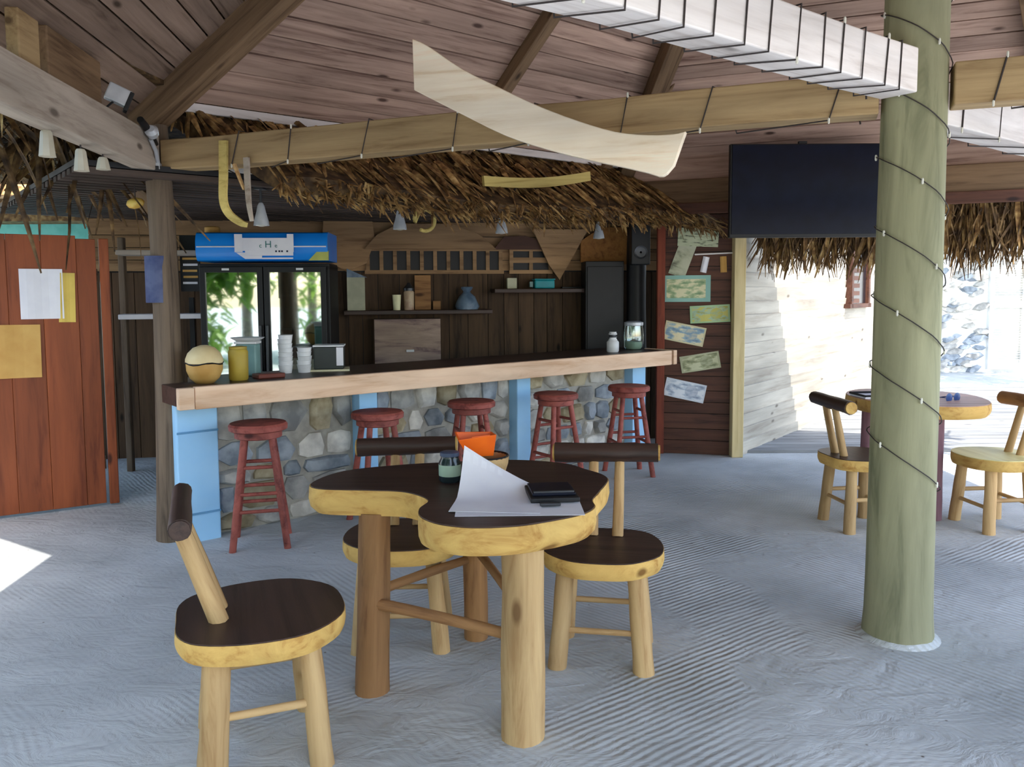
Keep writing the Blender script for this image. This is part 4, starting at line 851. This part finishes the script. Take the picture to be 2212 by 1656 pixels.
# ------------------------------------------------------------------ television
tv = thing('television', 'flat black television hanging beside the big round post', 'television', (2.245, 6.2, 2.22), 0.0)
m = MB(); m.box(0, 0.03, 0, 1.18, 0.05, 0.70); m.build('casing', M_black, tv, bevel=0.006)
m = MB(); m.box(0, 0.002, 0.008, 1.15, 0.008, 0.665); m.build('screen', M_screen, tv)
m = MB(); m.box(0, 0.10, 0.02, 0.3, 0.10, 0.2); m.build('rear_mount', M_black, tv); m = MB(); m.box(0.0, 0.30, 0.08, 0.06, 0.40, 0.06); m.build('wall_arm', M_black, tv)
m = MB(); m.box(-0.04, 0.03, 0.36, 0.06, 0.03, 0.02); m.build('camera_bump', M_black, tv)

# ------------------------------------------------------------------ white siding building, deck and far house
random.seed(9)
sa = Vector((2.04, 7.12, 0)); sdv = Vector((0.617, 0.787, 0)); san = math.atan2(sdv.y, sdv.x); SLn = 4.5
ws = tag(thing('wall_side', 'white horizontal siding wall running back in the sun', 'wall', tuple(sa), san), kind='structure')
m = MB(); m.box(SLn/2, 0.06, 1.35, SLn, 0.04, 2.7); m.build('backing', W_siding, ws)
z = 0.0
while z < 2.65:
    h = random.uniform(0.12, 0.132); m = MB(); m.box(SLn/2, 0, 0, SLn, 0.02, h+0.004, Matrix.Rotation(0.15, 4, 'X')); m.build('siding_board', W_siding, ws, Matrix.Translation((0, 0.016, z+h/2))); z += h
win = tag(thing('window_1', 'small brown-framed window in the white siding', 'window', (0, 0, 0)), kind='structure'); win.parent = ws; win.matrix_basis = Matrix.Translation((3.45, -0.02, 1.62)); del win['category']
for x_, z_, sx, sz in ((-0.36, 0, 0.07, 0.72), (0.36, 0, 0.07, 0.72), (0, 0.34, 0.66, 0.06), (0, -0.34, 0.9, 0.05)): m = MB(); m.box(x_, -0.01, z_, sx, 0.07, sz); m.build('window_frame', W_mahog, win)
m = MB(); m.box(0, 0.0, 0, 0.66, 0.01, 0.64); m.build('window_pane', plain('dark_pane', S(30, 30, 36), 0.2), win)
for i in range(7): m = MB(); m.box(-0.17, -0.012, -0.28+0.09*i, 0.3, 0.03, 0.05, None); m.build('louvre', W_mahog, win)
# deck boards on the ground along the siding wall
deck = thing('board_walk', 'grey board walkway along the white siding wall', 'walkway', (2.1, 7.25, 0))
y_ = 0.0
while y_ < 4.6:
    w_ = random.uniform(0.13, 0.16); x0 = max(0.02, (y_)*0.784+0.02); x1 = 7.0
    m = MB(); m.box((x1-x0)/2, 0, 0.012, x1-x0, w_-0.012, 0.024); m.build('deck_board', W_deck, deck, Matrix.Translation((x0, y_+w_/2, random.uniform(-0.002, 0.003)))); y_ += w_
# far white house with stone facing and louvred shutter
fh = thing('white_house', 'sunlit white house with rough stone facing far right', 'building', (6.0, 14.3, 0))
m = MB(); m.box(3.5, 0.2, 1.5, 9, 0.3, 3.0); m.build('wall', M_wallw, fh)
random.seed(33)
for i in range(60):
    x_ = random.uniform(1.5, 2.35); z_ = random.random()**1.3*2.0+0.05; m = MB(); n = 6; r = random.uniform(0.07, 0.14)
    pts = [(r*math.cos(2*math.pi*k/n+random.uniform(-.3, .3))*1.5, r*0.6*math.sin(2*math.pi*k/n)) for k in range(n)]; m.prism(pts, 0, random.uniform(0.03, 0.07), RX, 0.25); m.build('facing_stone', M_stones[random.choice((0, 2, 3))], fh, Matrix.Translation((x_, 0.055, z_)) @ Matrix.Rotation(random.uniform(-0.4, 0.1), 4, 'Y'))
sh_ = thing('shutter', None, None); sh_.parent = fh; sh_.matrix_basis = Matrix.Translation((2.75, 0.0, 0.05))
for x_ in (-0.29, 0.29): m = MB(); m.box(x_, 0.02, 1.05, 0.07, 0.06, 2.1); m.build('stile', M_wallw, sh_)
for z_ in (0.06, 1.15, 2.06): m = MB(); m.box(0, 0.02, z_, 0.52, 0.06, 0.12 if z_ < 2 else 0.08); m.build('rail', M_wallw, sh_)
for i in range(22):
    z_ = 0.17+0.042*i if i < 22 else 0
    m = MB(); m.box(0, 0.03, z_, 0.5, 0.05, 0.01, None); m.build('slat', M_wallw, sh_)
for i in range(18): m = MB(); m.box(0, 0.03, 1.25+0.042*i, 0.5, 0.05, 0.01); m.build('slat', M_wallw, sh_)
m = MB(); m.prism([(-1.3, -0.5), (8.3, -0.5), (8.3, 1.2), (-1.3, 1.2)], 3.0, 3.15); m.build('roof_edge', W_grey, fh)
# turquoise hut far left
hu = thing('turquoise_hut', 'turquoise painted hut beyond the red-brown screen', 'building', (-7.5, 9.2, 0))
m = MB(); m.box(1.0, 0.5, 1.13, 3.6, 1.0, 2.26); m.build('wall', M_turq, hu)
m = MB(); m.prism([(-1.1, -0.4), (3.1, -0.4), (3.1, 1.6), (-1.1, 1.6)], 2.26, 2.5); m.build('eave', M_thatch, hu)
m = MB(); m.add([(-1.1, -0.4, 2.5), (3.1, -0.4, 2.5), (3.1, 1.6, 2.5), (-1.1, 1.6, 2.5), (-1.1, 0.9, 3.7), (3.1, 0.9, 3.7)], [(3, 2, 1, 0), (0, 1, 5, 4), (2, 3, 4, 5), (0, 4, 3), (1, 2, 5)]); m.build('roof', M_thatch, hu)

# ------------------------------------------------------------------ trees outside, seen in the cooler glass and past the eaves, plus dense ones added for shade
random.seed(17)
def tree(x, y, h, r, mat, label, n=900, trunk=True, zc=None):
    t = thing('broadleaf_tree', label, 'tree', (x, y, 0), random.uniform(0, 6), 'trees around the pavilion'); m = MB(); zc = zc or h*0.68
    blobs = [(random.uniform(-0.5, 0.5)*r, random.uniform(-0.5, 0.5)*r, zc+random.uniform(-0.3, 0.3)*r, r*random.uniform(0.45, 0.75)) for _ in range(7)]
    for i in range(n):
        bx, by, bz_, br = random.choice(blobs); d = Vector((random.gauss(0, 1), random.gauss(0, 1), random.gauss(0, 1))).normalized()*br*random.uniform(0.75, 1.05)
        Mx = Matrix.Translation((bx+d.x, by+d.y, max(0.15, bz_+d.z*0.8))) @ Matrix.Rotation(random.uniform(-3.1, 3.1), 4, 'Z') @ Matrix.Rotation(random.uniform(-0.7, 0.9), 4, 'Y')
        v_, f_ = blade(random.uniform(0.22, 0.42), random.uniform(0.06, 0.11), 0.08, 0.2, 2); m.add([Mx @ Vector(p_) for p_ in v_], f_)
    tag(m.build('foliage', mat, t), kind='stuff')
    log('trunk', (x, y, -0.05), (x, y, zc), 0.13, 0.07, M_bark, t, 10, 6)
    return t
tree(-7.2, -6.5, 4.6, 2.0, M_leafy, 'yellow-green tree mirrored in the cooler\'s left glass door')
tree(-3.4, -8.5, 5.2, 2.2, M_leaf, 'green tree mirrored in the cooler\'s right glass door')
tree(1.5, -10.5, 5.4, 2.3, M_leaf, 'green tree behind the viewer, farthest from the bar')
tree(-9.5, 1.0, 4.4, 2.0, M_leaf, 'green tree far out to the left beyond the side thatch')
tree(-5.2, -3.6, 2.4, 1.1, M_leafy, 'low yellow-green bush mirrored in the cooler\'s glass', 600, zc=0.9)
tree(-2.0, -5.4, 2.6, 1.2, M_leafy, 'rounded yellow-green bush mirrored low in the cooler\'s glass', 700, zc=1.0)
tree(-4.6, -6.2, 4.4, 1.9, M_leafy, 'tall yellow-green tree mirrored at the top of the cooler\'s glass', 1000)
tree(-4.4, 0.6, 3.4, 1.5, M_leaf, 'dense green tree added out of view to shade the left of the pavilion', 2200, zc=2.0)  # this and the next are added out of view to darken the left
tree(-5.4, 2.6, 3.2, 1.3, M_leaf, 'dense green tree added out of view left of the side thatch for shade', 1800, zc=1.8)
tree(-2.9, -1.5, 3.8, 1.3, M_leaf, 'dense green tree added behind the viewer to shade the left', 1900, zc=2.8)  # this and the next are added to shade the sand near the camera
tree(-0.7, -3.0, 4.2, 1.5, M_leaf, 'dense green tree added straight behind the viewer to shade the ground', 1900, zc=3.2)
tree(8.4, 11.9, 4.4, 1.4, M_leafy, 'yellow-green tree beside the far white house', 700, zc=3.6)
# leafy branch hanging at the right edge beside the fringe
br = thing('leafy_branch', 'pale leafy branch hanging beside the thatch fringe at the right edge', 'branch', (4.55, 6.55, 1.9)); m = MB()
m.tube([(0.5, 0.1, 0.7), (0.2, 0.05, 0.25), (-0.12, 0, 0.05), (-0.3, -0.05, -0.2)], [0.014, 0.01, 0.007, 0.004], 6); m.build('twig', M_bark, br)
lf = []
for i in range(3): q = MB(); q.add(*blade(0.20, 0.035, 0.05, 0.2, 4)); me = q.mesh('leaf'); me.materials.append(M_leafy); lf.append(me)
for i in range(26):
    t_ = i/25; c = Vector((0.3, 0.07, 0.4)).lerp(Vector((-0.3, -0.05, -0.2)), t_); obj('leaf', random.choice(lf), None, br, Matrix.Translation(c) @ Matrix.Rotation(random.uniform(-3.1, 3.1), 4, 'Z') @ Matrix.Rotation(random.uniform(-0.2, 1.0), 4, 'Y'))

# ------------------------------------------------------------------ furniture
random.seed(4)
ZT = 0.75
out = smooth_loop([(-0.773, 3.06), (-0.73, 2.955), (-0.544, 2.925), (-0.415, 2.905), (-0.335, 2.84), (-0.295, 2.76), (-0.315, 2.66), (-0.302, 2.57), (-0.248, 2.491), (-0.166, 2.446), (-0.086, 2.437), (0.02, 2.455), (0.128, 2.508), (0.233, 2.586), (0.280, 2.671), (0.282, 2.76), (0.318, 2.88), (0.372, 3.06), (0.36, 3.16), (0.306, 3.25), (0.235, 3.36), (0.102, 3.43), (-0.055, 3.45), (-0.27, 3.41), (-0.477, 3.36), (-0.69, 3.25)], 5)
tc_ = Vector((-0.18, 2.95, 0)); out = [(x-tc_.x, y-tc_.y) for x, y in out]
tb = thing('slab_table', 'free-form dark slab table with thick yellow live edge in front', 'table', tuple(tc_))
def slab(parent, outline, z0, z1, inset, dmat, emat):
    n = len(outline); m = MB(); vs = []
    for f, z in ((0.955, z0), (0.99, z0+0.02), (1.0, (z0+z1)/2), (0.992, z1-0.004)):
        for x, y in outline: k = 1+0.006*mnoise.noise((x*14, y*14, z*20)); vs.append((x*f*k, y*f*k, z))
    fs = [tuple(range(n-1, -1, -1)), tuple(3*n+k for k in range(n))]+[(r*n+k, r*n+(k+1) % n, (r+1)*n+(k+1) % n, (r+1)*n+k) for r in range(3) for k in range(n)]
    m.add(vs, fs); s_ = m.build('slab', emat, parent, smooth=45)
    m = MB(); m.prism([(x*inset, y*inset) for x, y in outline], z1-0.004, z1); m.build('dark_surface', dmat, s_)
    return s_
slab(tb, out, ZT-0.098, ZT, 0.985, W_dark, W_edge)
def tl(x, y): return (x, y)
legs = [((0.03, 2.585), (0.03, 2.60), 0.072, W_log), ((-0.525, 2.90), (-0.515, 2.97), 0.062, W_logd), ((-0.16, 3.36), (-0.16, 3.30), 0.05, W_logd)]
for (x0, y0), (x1, y1), r, mt in legs: log('leg', (x0, y0, -0.01), (x1, y1, ZT-0.097), r*1.02, r*0.96, mt, tb, 16, 9, 0.05)
for a, b_, r in (((-0.52, 2.91, 0.33), (0.02, 2.60, 0.33), 0.022), ((-0.52, 2.93, 0.36), (-0.16, 3.33, 0.36), 0.02), ((-0.16, 3.33, 0.40), (0.03, 2.61, 0.40), 0.018)):
    log('stretcher', a, b_, r, r*0.9, W_logd, tb, 8, 5, 0.1, 0.01)
# chairs
dD = smooth_loop([(-0.185, 0.165), (-0.228, 0.04), (-0.215, -0.10), (-0.12, -0.20), (0.0, -0.222), (0.12, -0.20), (0.215, -0.10), (0.228, 0.04), (0.185, 0.165), (0.11, 0.215), (0.0, 0.22), (-0.11, 0.215)], 4)
def chair(x, y, rz, label, legr=(0.034, 0.034, 0.034, 0.034), sc=1.0, backlean=0.12, bare=None, lr=0.042, ur=0.024, bz_=0.775, endmat=None):
    t = thing('log_chair', label, 'chair', (x, y, 0), rz, 'rustic log chairs with dark seats')
    slab(t, [(a*sc, b*sc) for a, b in dD], 0.385, 0.455, 0.985, bare or W_dark, W_edge)
    W = wm(t)
    def L(name, p0, p1, r0, r1, mt, **k): return log(name, W @ Vector(p0), W @ Vector(p1), r0, r1, mt, t, **k)
    for (lx, ly), r in zip(((-0.13, -0.11), (0.13, -0.11), (-0.13, 0.12), (0.13, 0.12)), legr):
        L('leg', (lx*1.22*sc, ly*1.2*sc, -0.005), (lx*sc, ly*sc, 0.386), r*1.05, r*0.95, W_log, seg=12, rings=6, wob=0.08)
    for a, b_, z, r in (((-0.15, -0.125), (0.15, -0.125), 0.15, 0.013), ((-0.15, 0.135), (0.15, 0.135), 0.17, 0.013), ((-0.148, -0.12), (-0.148, 0.13), 0.2, 0.014), ((0.148, -0.12), (0.148, 0.13), 0.2, 0.014)):
        L('stretcher', (a[0]*sc, a[1]*sc, z), (b_[0]*sc, b_[1]*sc, z), r, r*0.9, W_log, seg=8, rings=4)
    for sx in (-0.05, 0.055): L('upright', (sx, 0.13, 0.45), (sx*1.05, 0.13+backlean+0.02, bz_-0.015), ur, ur*0.85, W_log, seg=10, rings=5)
    L('back_log', (-0.22, 0.14+backlean, bz_), (0.22, 0.14+backlean, bz_+0.01), lr, lr*0.92, W_dark if bare is None else W_logd, seg=14, rings=8, wob=0.08)
    for sx in (-1, 1):
        L('log_end', (sx*0.218, 0.14+backlean, bz_ if sx < 0 else bz_+0.01), (sx*0.228, 0.14+backlean, bz_ if sx < 0 else bz_+0.01), lr*(0.88 if sx < 0 else 0.81), lr*(0.86 if sx < 0 else 0.79), endmat or W_edge, seg=14, rings=2, wob=0.02)
    return t
def face(bx, by): return math.atan2(by, bx)-math.pi/2      # turns +y of the chair to the back direction
chair(-0.815, 2.55, face(-0.93, -0.36), 'log chair with round dark seat nearest the viewer, lower left', (0.036, 0.036, 0.044, 0.036), 1.18, 0.09, None, 0.033, 0.031, 0.80, W_dark)
chair(-0.47, 3.36, face(-0.03, 1.0), 'log chair behind the left end of the slab table', sc=1.06)
chair(0.36, 3.19, face(0.17, 1.0), 'log chair behind the right end of the slab table', (0.036, 0.04, 0.036, 0.036), 1.06, 0.11)
# back group by the right edge
rt = thing('slab_table', 'slab table behind the big post with mauve legs', 'table', (2.68, 5.42, 0))
ro = smooth_loop([(-0.36, 0.18), (-0.33, -0.2), (-0.05, -0.46), (0.25, -0.44), (0.42, -0.2), (0.45, 0.15), (0.2, 0.42), (-0.15, 0.45)], 5)
slab(rt, ro, ZT-0.085, ZT, 0.985, wood('worn_table_top', S(196, 160, 142), S(150, 112, 96), grain=12, rough=0.5), W_edge)
for lx, ly in ((0.02, -0.32), (-0.2, 0.18), (0.24, 0.16)): log('leg', (2.68+lx, 5.42+ly, -0.005), (2.68+lx, 5.42+ly, ZT-0.084), 0.045, 0.04, M_purple, rt, 12, 6)
chair(2.16, 4.98, face(-1.0, -0.12), 'log chair left of the big post in the back group', sc=1.0, backlean=0.05)
chair(2.98, 4.95, face(1.0, 0.1), 'log chair with pale yellow seat at the right edge', sc=1.02, backlean=0.07, bare=wood('pale_yellow_seat', S(232, 222, 160), S(206, 190, 124), grain=10, rough=0.45))
g = thing('black_tray', 'black-rimmed tray on the back table left of the post', 'tray', (2.46, 5.42, ZT), 0.1); m = MB()
for a, b_ in (((-0.14, -0.1), (0.16, -0.1)), ((-0.14, 0.1), (0.16, 0.1)), ((-0.14, -0.1), (-0.14, 0.1)), ((0.16, -0.1), (0.16, 0.1))): m.tube([(a[0], a[1], 0.02), (b_[0], b_[1], 0.02)], 0.008, 6)
m.build('rim', M_black, g); m = MB(); m.box(0.01, 0, 0.008, 0.3, 0.2, 0.012); m.build('base', M_whiteP, g)
g = thing('sunglasses', 'dark blue folded sunglasses on the back table right of the post', 'sunglasses', (2.86, 5.22, ZT), 0.4); mt = plain('blue_frame', S(50, 76, 130), 0.3)
for sx in (-1, 1): m = MB(); m.lathe([(0.028, 0), (0.03, 0.002), (0.026, 0.004)], 16); m.build('lens', mt, g, Matrix.Translation((sx*0.036, 0, 0.02)) @ RX, smooth=40); m = MB(); m.tube([(sx*0.066, 0, 0.022), (sx*0.07, 0.07, 0.02), (sx*0.04, 0.12, 0.006)], 0.003, 6); m.build('temple', mt, g)
m = MB(); m.tube([(-0.01, 0, 0.024), (0, 0, 0.03), (0.01, 0, 0.024)], 0.003, 6); m.build('bridge', mt, g)
# bar stools
def stool(x, y, rz, label):
    t = thing('bar_stool', label, 'stool', (x, y, 0), rz, 'worn red bar stools along the bar')
    m = MB(); m.lathe([(0.15, 0.672), (0.166, 0.68), (0.168, 0.705), (0.158, 0.718), (0.02, 0.72)], 28); m.build('seat', W_stool, t, smooth=40)
    m = MB(); m.lathe([(0.125, 0.63), (0.135, 0.635), (0.135, 0.672), (0.12, 0.673)], 24); m.build('apron', W_stool, t, smooth=40)
    W = wm(t)
    for k in range(4):
        a = math.pi/4+k*math.pi/2; c, s_ = math.cos(a), math.sin(a)
        log('leg', W @ Vector((0.215*c, 0.215*s_, -0.005)), W @ Vector((0.105*c, 0.105*s_, 0.66)), 0.021, 0.019, W_stool, t, 10, 7, 0.06)
    for z, q in ((0.22, 0), (0.27, 1), (0.47, 0)):
        r = 0.215-0.11*z/0.66
        for k in range(4):
            a, b_ = math.pi/4+k*math.pi/2, math.pi/4+(k+1)*math.pi/2; zz = z+(0.05 if (k+q) % 2 else 0)
            log('rung', W @ Vector((r*math.cos(a), r*math.sin(a), zz)), W @ Vector((r*math.cos(b_), r*math.sin(b_), zz)), 0.011, 0.011, W_stool, t, 8, 3)
    return t
for (x, y), rz, lab in (((-1.49, 4.70), 0.25, 'red bar stool nearest the wide blue column at left'), ((-0.86, 5.12), 0.5, 'red bar stool second from the left, before the narrow blue column'), ((-0.285, 5.60), 0.3, 'red bar stool in the middle of the row, behind the orange dish'), ((0.325, 6.0), 0.6, 'red bar stool second from the right end of the bar'), ((0.935, 6.45), 0.2, 'red bar stool at the right end of the bar')):
    stool(x, y, rz, lab)

# ------------------------------------------------------------------ things on the slab table
g = thing('wooden_bowl', 'turned pale wooden bowl on the slab table', 'bowl', (-0.105, 3.10, ZT)); m = MB(); m.lathe([(0.055, 0), (0.075, 0.02), (0.088, 0.06), (0.09, 0.088), (0.082, 0.088), (0.07, 0.03), (0.02, 0.016)], 28); m.build('body', W_log, g, smooth=40)
m = MB(); m.tube([(0.086*math.cos(a*0.2618), 0.086*math.sin(a*0.2618), 0.089) for a in range(25)], 0.005, 6, False); m.build('rim', M_black, g)
g = thing('orange_dish', 'bright orange folded dish resting in the wooden bowl', 'dish', (-0.135, 3.12, ZT+0.088), 0.2)
m = MB(); n = 4; bo = [(-0.045, -0.035), (0.055, -0.035), (0.055, 0.035), (-0.045, 0.035)]; tp = [(-0.085, -0.05), (0.065, -0.05), (0.065, 0.05), (-0.085, 0.05)]; zt = [0.07, 0.085, 0.08, 0.085]
vs = [(x, y, 0) for x, y in bo]+[(x, y, z_) for (x, y), z_ in zip(tp, zt)]+[(x*0.93, y*0.93, z_) for (x, y), z_ in zip(tp, zt)]+[(x*0.9, y*0.9, 0.008) for x, y in bo]
m.add(vs, [(3, 2, 1, 0)]+[(r*4+k, r*4+(k+1) % 4, (r+1)*4+(k+1) % 4, (r+1)*4+k) for r in range(3) for k in range(4)]+[(12, 13, 14, 15)]); m.build('shell', M_orange, g, bevel=0.006)
m = MB(); m.add([(-0.03, -0.046, 0.076), (0.04, -0.046, 0.082), (0.0, 0.0, 0.06), (-0.03, -0.046, 0.079), (0.04, -0.046, 0.085), (0.0, 0.0, 0.063)], [(0, 1, 2), (3, 5, 4), (0, 3, 4, 1), (1, 4, 5, 2), (2, 5, 3, 0)]); m.build('folded_flap', M_orange, g)
g = thing('dark_jar', 'dark glass jar with pale green label beside the wooden bowl', 'jar', (-0.24, 3.05, ZT)); m = MB(); m.lathe([(0.036, 0), (0.042, 0.008), (0.042, 0.075), (0.034, 0.09), (0.034, 0.1)], 20); m.build('body', M_dglass, g, smooth=45)
m = MB(); m.lathe([(0.0425, 0.025), (0.0428, 0.03), (0.0428, 0.065), (0.0425, 0.068)], 20, cap=False); m.build('label', M_pale, g, smooth=45); m = MB(); m.lathe([(0.037, 0.1), (0.037, 0.113), (0.03, 0.116)], 20); m.build('lid', plain('jar_lid', S(70, 84, 110), 0.4), g, smooth=45)
def sheet(name, w_, d_, x, y, rz, z, lift, mat, label):
    m = MB(); nx, ny = 10, 8; vs = []
    for j in range(ny+1):
        for i in range(nx+1):
            u_, v_ = i/nx, j/ny; vs.append(((u_-0.5)*w_, (v_-0.5)*d_, lift*max(0, v_-0.45)**1.6*max(0, 1-u_*1.05)**1.2*4))
    vs2 = [(a, b_, c+0.0012) for a, b_, c in vs]; nn = len(vs); F = [(j*(nx+1)+i, j*(nx+1)+i+1, (j+1)*(nx+1)+i+1, (j+1)*(nx+1)+i) for j in range(ny) for i in range(nx)]
    rim = [i for i in range(nx+1)]+[j*(nx+1)+nx for j in range(1, ny+1)]+[ny*(nx+1)+i for i in range(nx-1, -1, -1)]+[j*(nx+1) for j in range(ny-1, 0, -1)]
    m.add(vs+vs2, [tuple(reversed(f)) for f in F]+[tuple(nn+k for k in f) for f in F]+[(rim[k], rim[(k+1) % len(rim)], nn+rim[(k+1) % len(rim)], nn+rim[k]) for k in range(len(rim))])
    return tag(m.build(name, mat, None, Matrix.Translation((x, y, z)) @ Matrix.Rotation(rz, 4, 'Z'), smooth=60), label, 'paper')
sheet('paper_sheet', 0.42, 0.28, 0.02, 2.70, 0.02, ZT+0.001, 0.0, M_whiteP, 'lower white paper sheet lying flat on the slab table')
sheet('paper_sheet', 0.30, 0.34, -0.045, 2.76, -0.10, ZT+0.004, 0.10, M_whiteP, 'upper white paper sheet with a raised corner on the slab table')
g = thing('tablet_case', 'black tablet case lying on the white papers', 'tablet', (0.135, 2.80, ZT+0.0065), 0.1); m = MB(); m.box(0, 0, 0.008, 0.17, 0.20, 0.016); m.build('case', M_black, g, bevel=0.004); m = MB(); m.box(0.0, 0.01, 0.021, 0.15, 0.16, 0.010); m.build('tablet', M_screen, g, bevel=0.003); m = MB(); m.box(0, -0.06, 0.029, 0.14, 0.012, 0.006); m.build('pen_loop', M_dsteel, g)
tag(MB().box(0, 0, 0.005, 0.07, 0.022, 0.01).build('usb_stick', M_dsteel, None, Matrix.Translation((0.125, 2.665, ZT+0.0065)) @ Matrix.Rotation(0.05, 4, 'Z'), bevel=0.003), 'small dark stick lying in front of the tablet case', 'stick')

# ------------------------------------------------------------------ light cables
def bulbs(par, pts, n):
    for i in range(n):
        p = pts[int((i+0.5)*len(pts)/n)]; m = MB(); m.lathe([(0.003, -0.014), (0.005, -0.01), (0.005, 0.006), (0.003, 0.01)], 6); m.build('mini_bulb', M_bulb, par, wm(par).inverted() @ Matrix.Translation(p))
def wrap_beam(a, b_, z, w_, h_, step, label, skew=0.05, s0=0.1):
    d = (b_-a).normalized(); sd = Vector((d.y, -d.x, 0)); L = (b_-a).length; pts = []; s_ = s0
    while s_ < L-0.03:
        st = step*random.uniform(0.8, 1.25)
        for q, (cs, cz) in enumerate(((1, -1), (1, 1), (-1, 1), (-1, -1))):
            p = a+d*min(L, s_+skew*q/3*random.uniform(0.6, 1.4))+sd*cs*(w_/2+0.003); p = Vector((p.x, p.y, z+cz*(h_/2+0.005))); pts.append(p)
        s_ += st
    o = thing('light_cable', label, 'cable', tuple(pts[0]), 0, 'thin light cables wound on beams and post'); m = MB(); m.tube(pts, 0.0036, 6); m.build('wire', M_cable, o, wm(o).inverted()); bulbs(o, [p for i, p in enumerate(pts) if i % 4 in (0, 1)], 12)
    return o
wrap_beam(wa, wb, 2.315, 0.152, 0.172, 0.13, 'dark cable wound closely round the whitewashed beam')
wrap_beam(CEN+dirW*0.15, CEN+dirW*2.7, 2.225, 0.152, 0.172, 0.34, 'dark cable wound round the white beam at the right edge')
wrap_beam(main_a, main_b, 2.258, 0.134, 0.17, 0.42, 'dark cable wound loosely along the long tan beam', 0.12, 0.5)
wrap_beam(CEN+dirM*0.15, CEN+dirM*2.05, 2.278, 0.134, 0.17, 0.4, 'dark cable wound round the tan beam right of the post', 0.12, 0.12)
o = thing('light_cable', 'dark cable spiralling down the big round post', 'cable', (CEN.x, CEN.y, 0), 0, 'thin light cables wound on beams and post'); pts = []
for i in range(260):
    a = i*0.2; z = 2.95-i*0.2/(2*math.pi)*0.285
    if z < 0.35: break
    r = 0.136-0.006*z+0.010+0.002*math.sin(i*1.7); pts.append(Vector((CEN.x+r*math.cos(a), CEN.y+r*math.sin(a), z-0.05*math.cos(a))))
m = MB(); m.tube(pts, 0.0023, 6); m.build('wire', M_cable, o, wm(o).inverted()); bulbs(o, pts, 30)
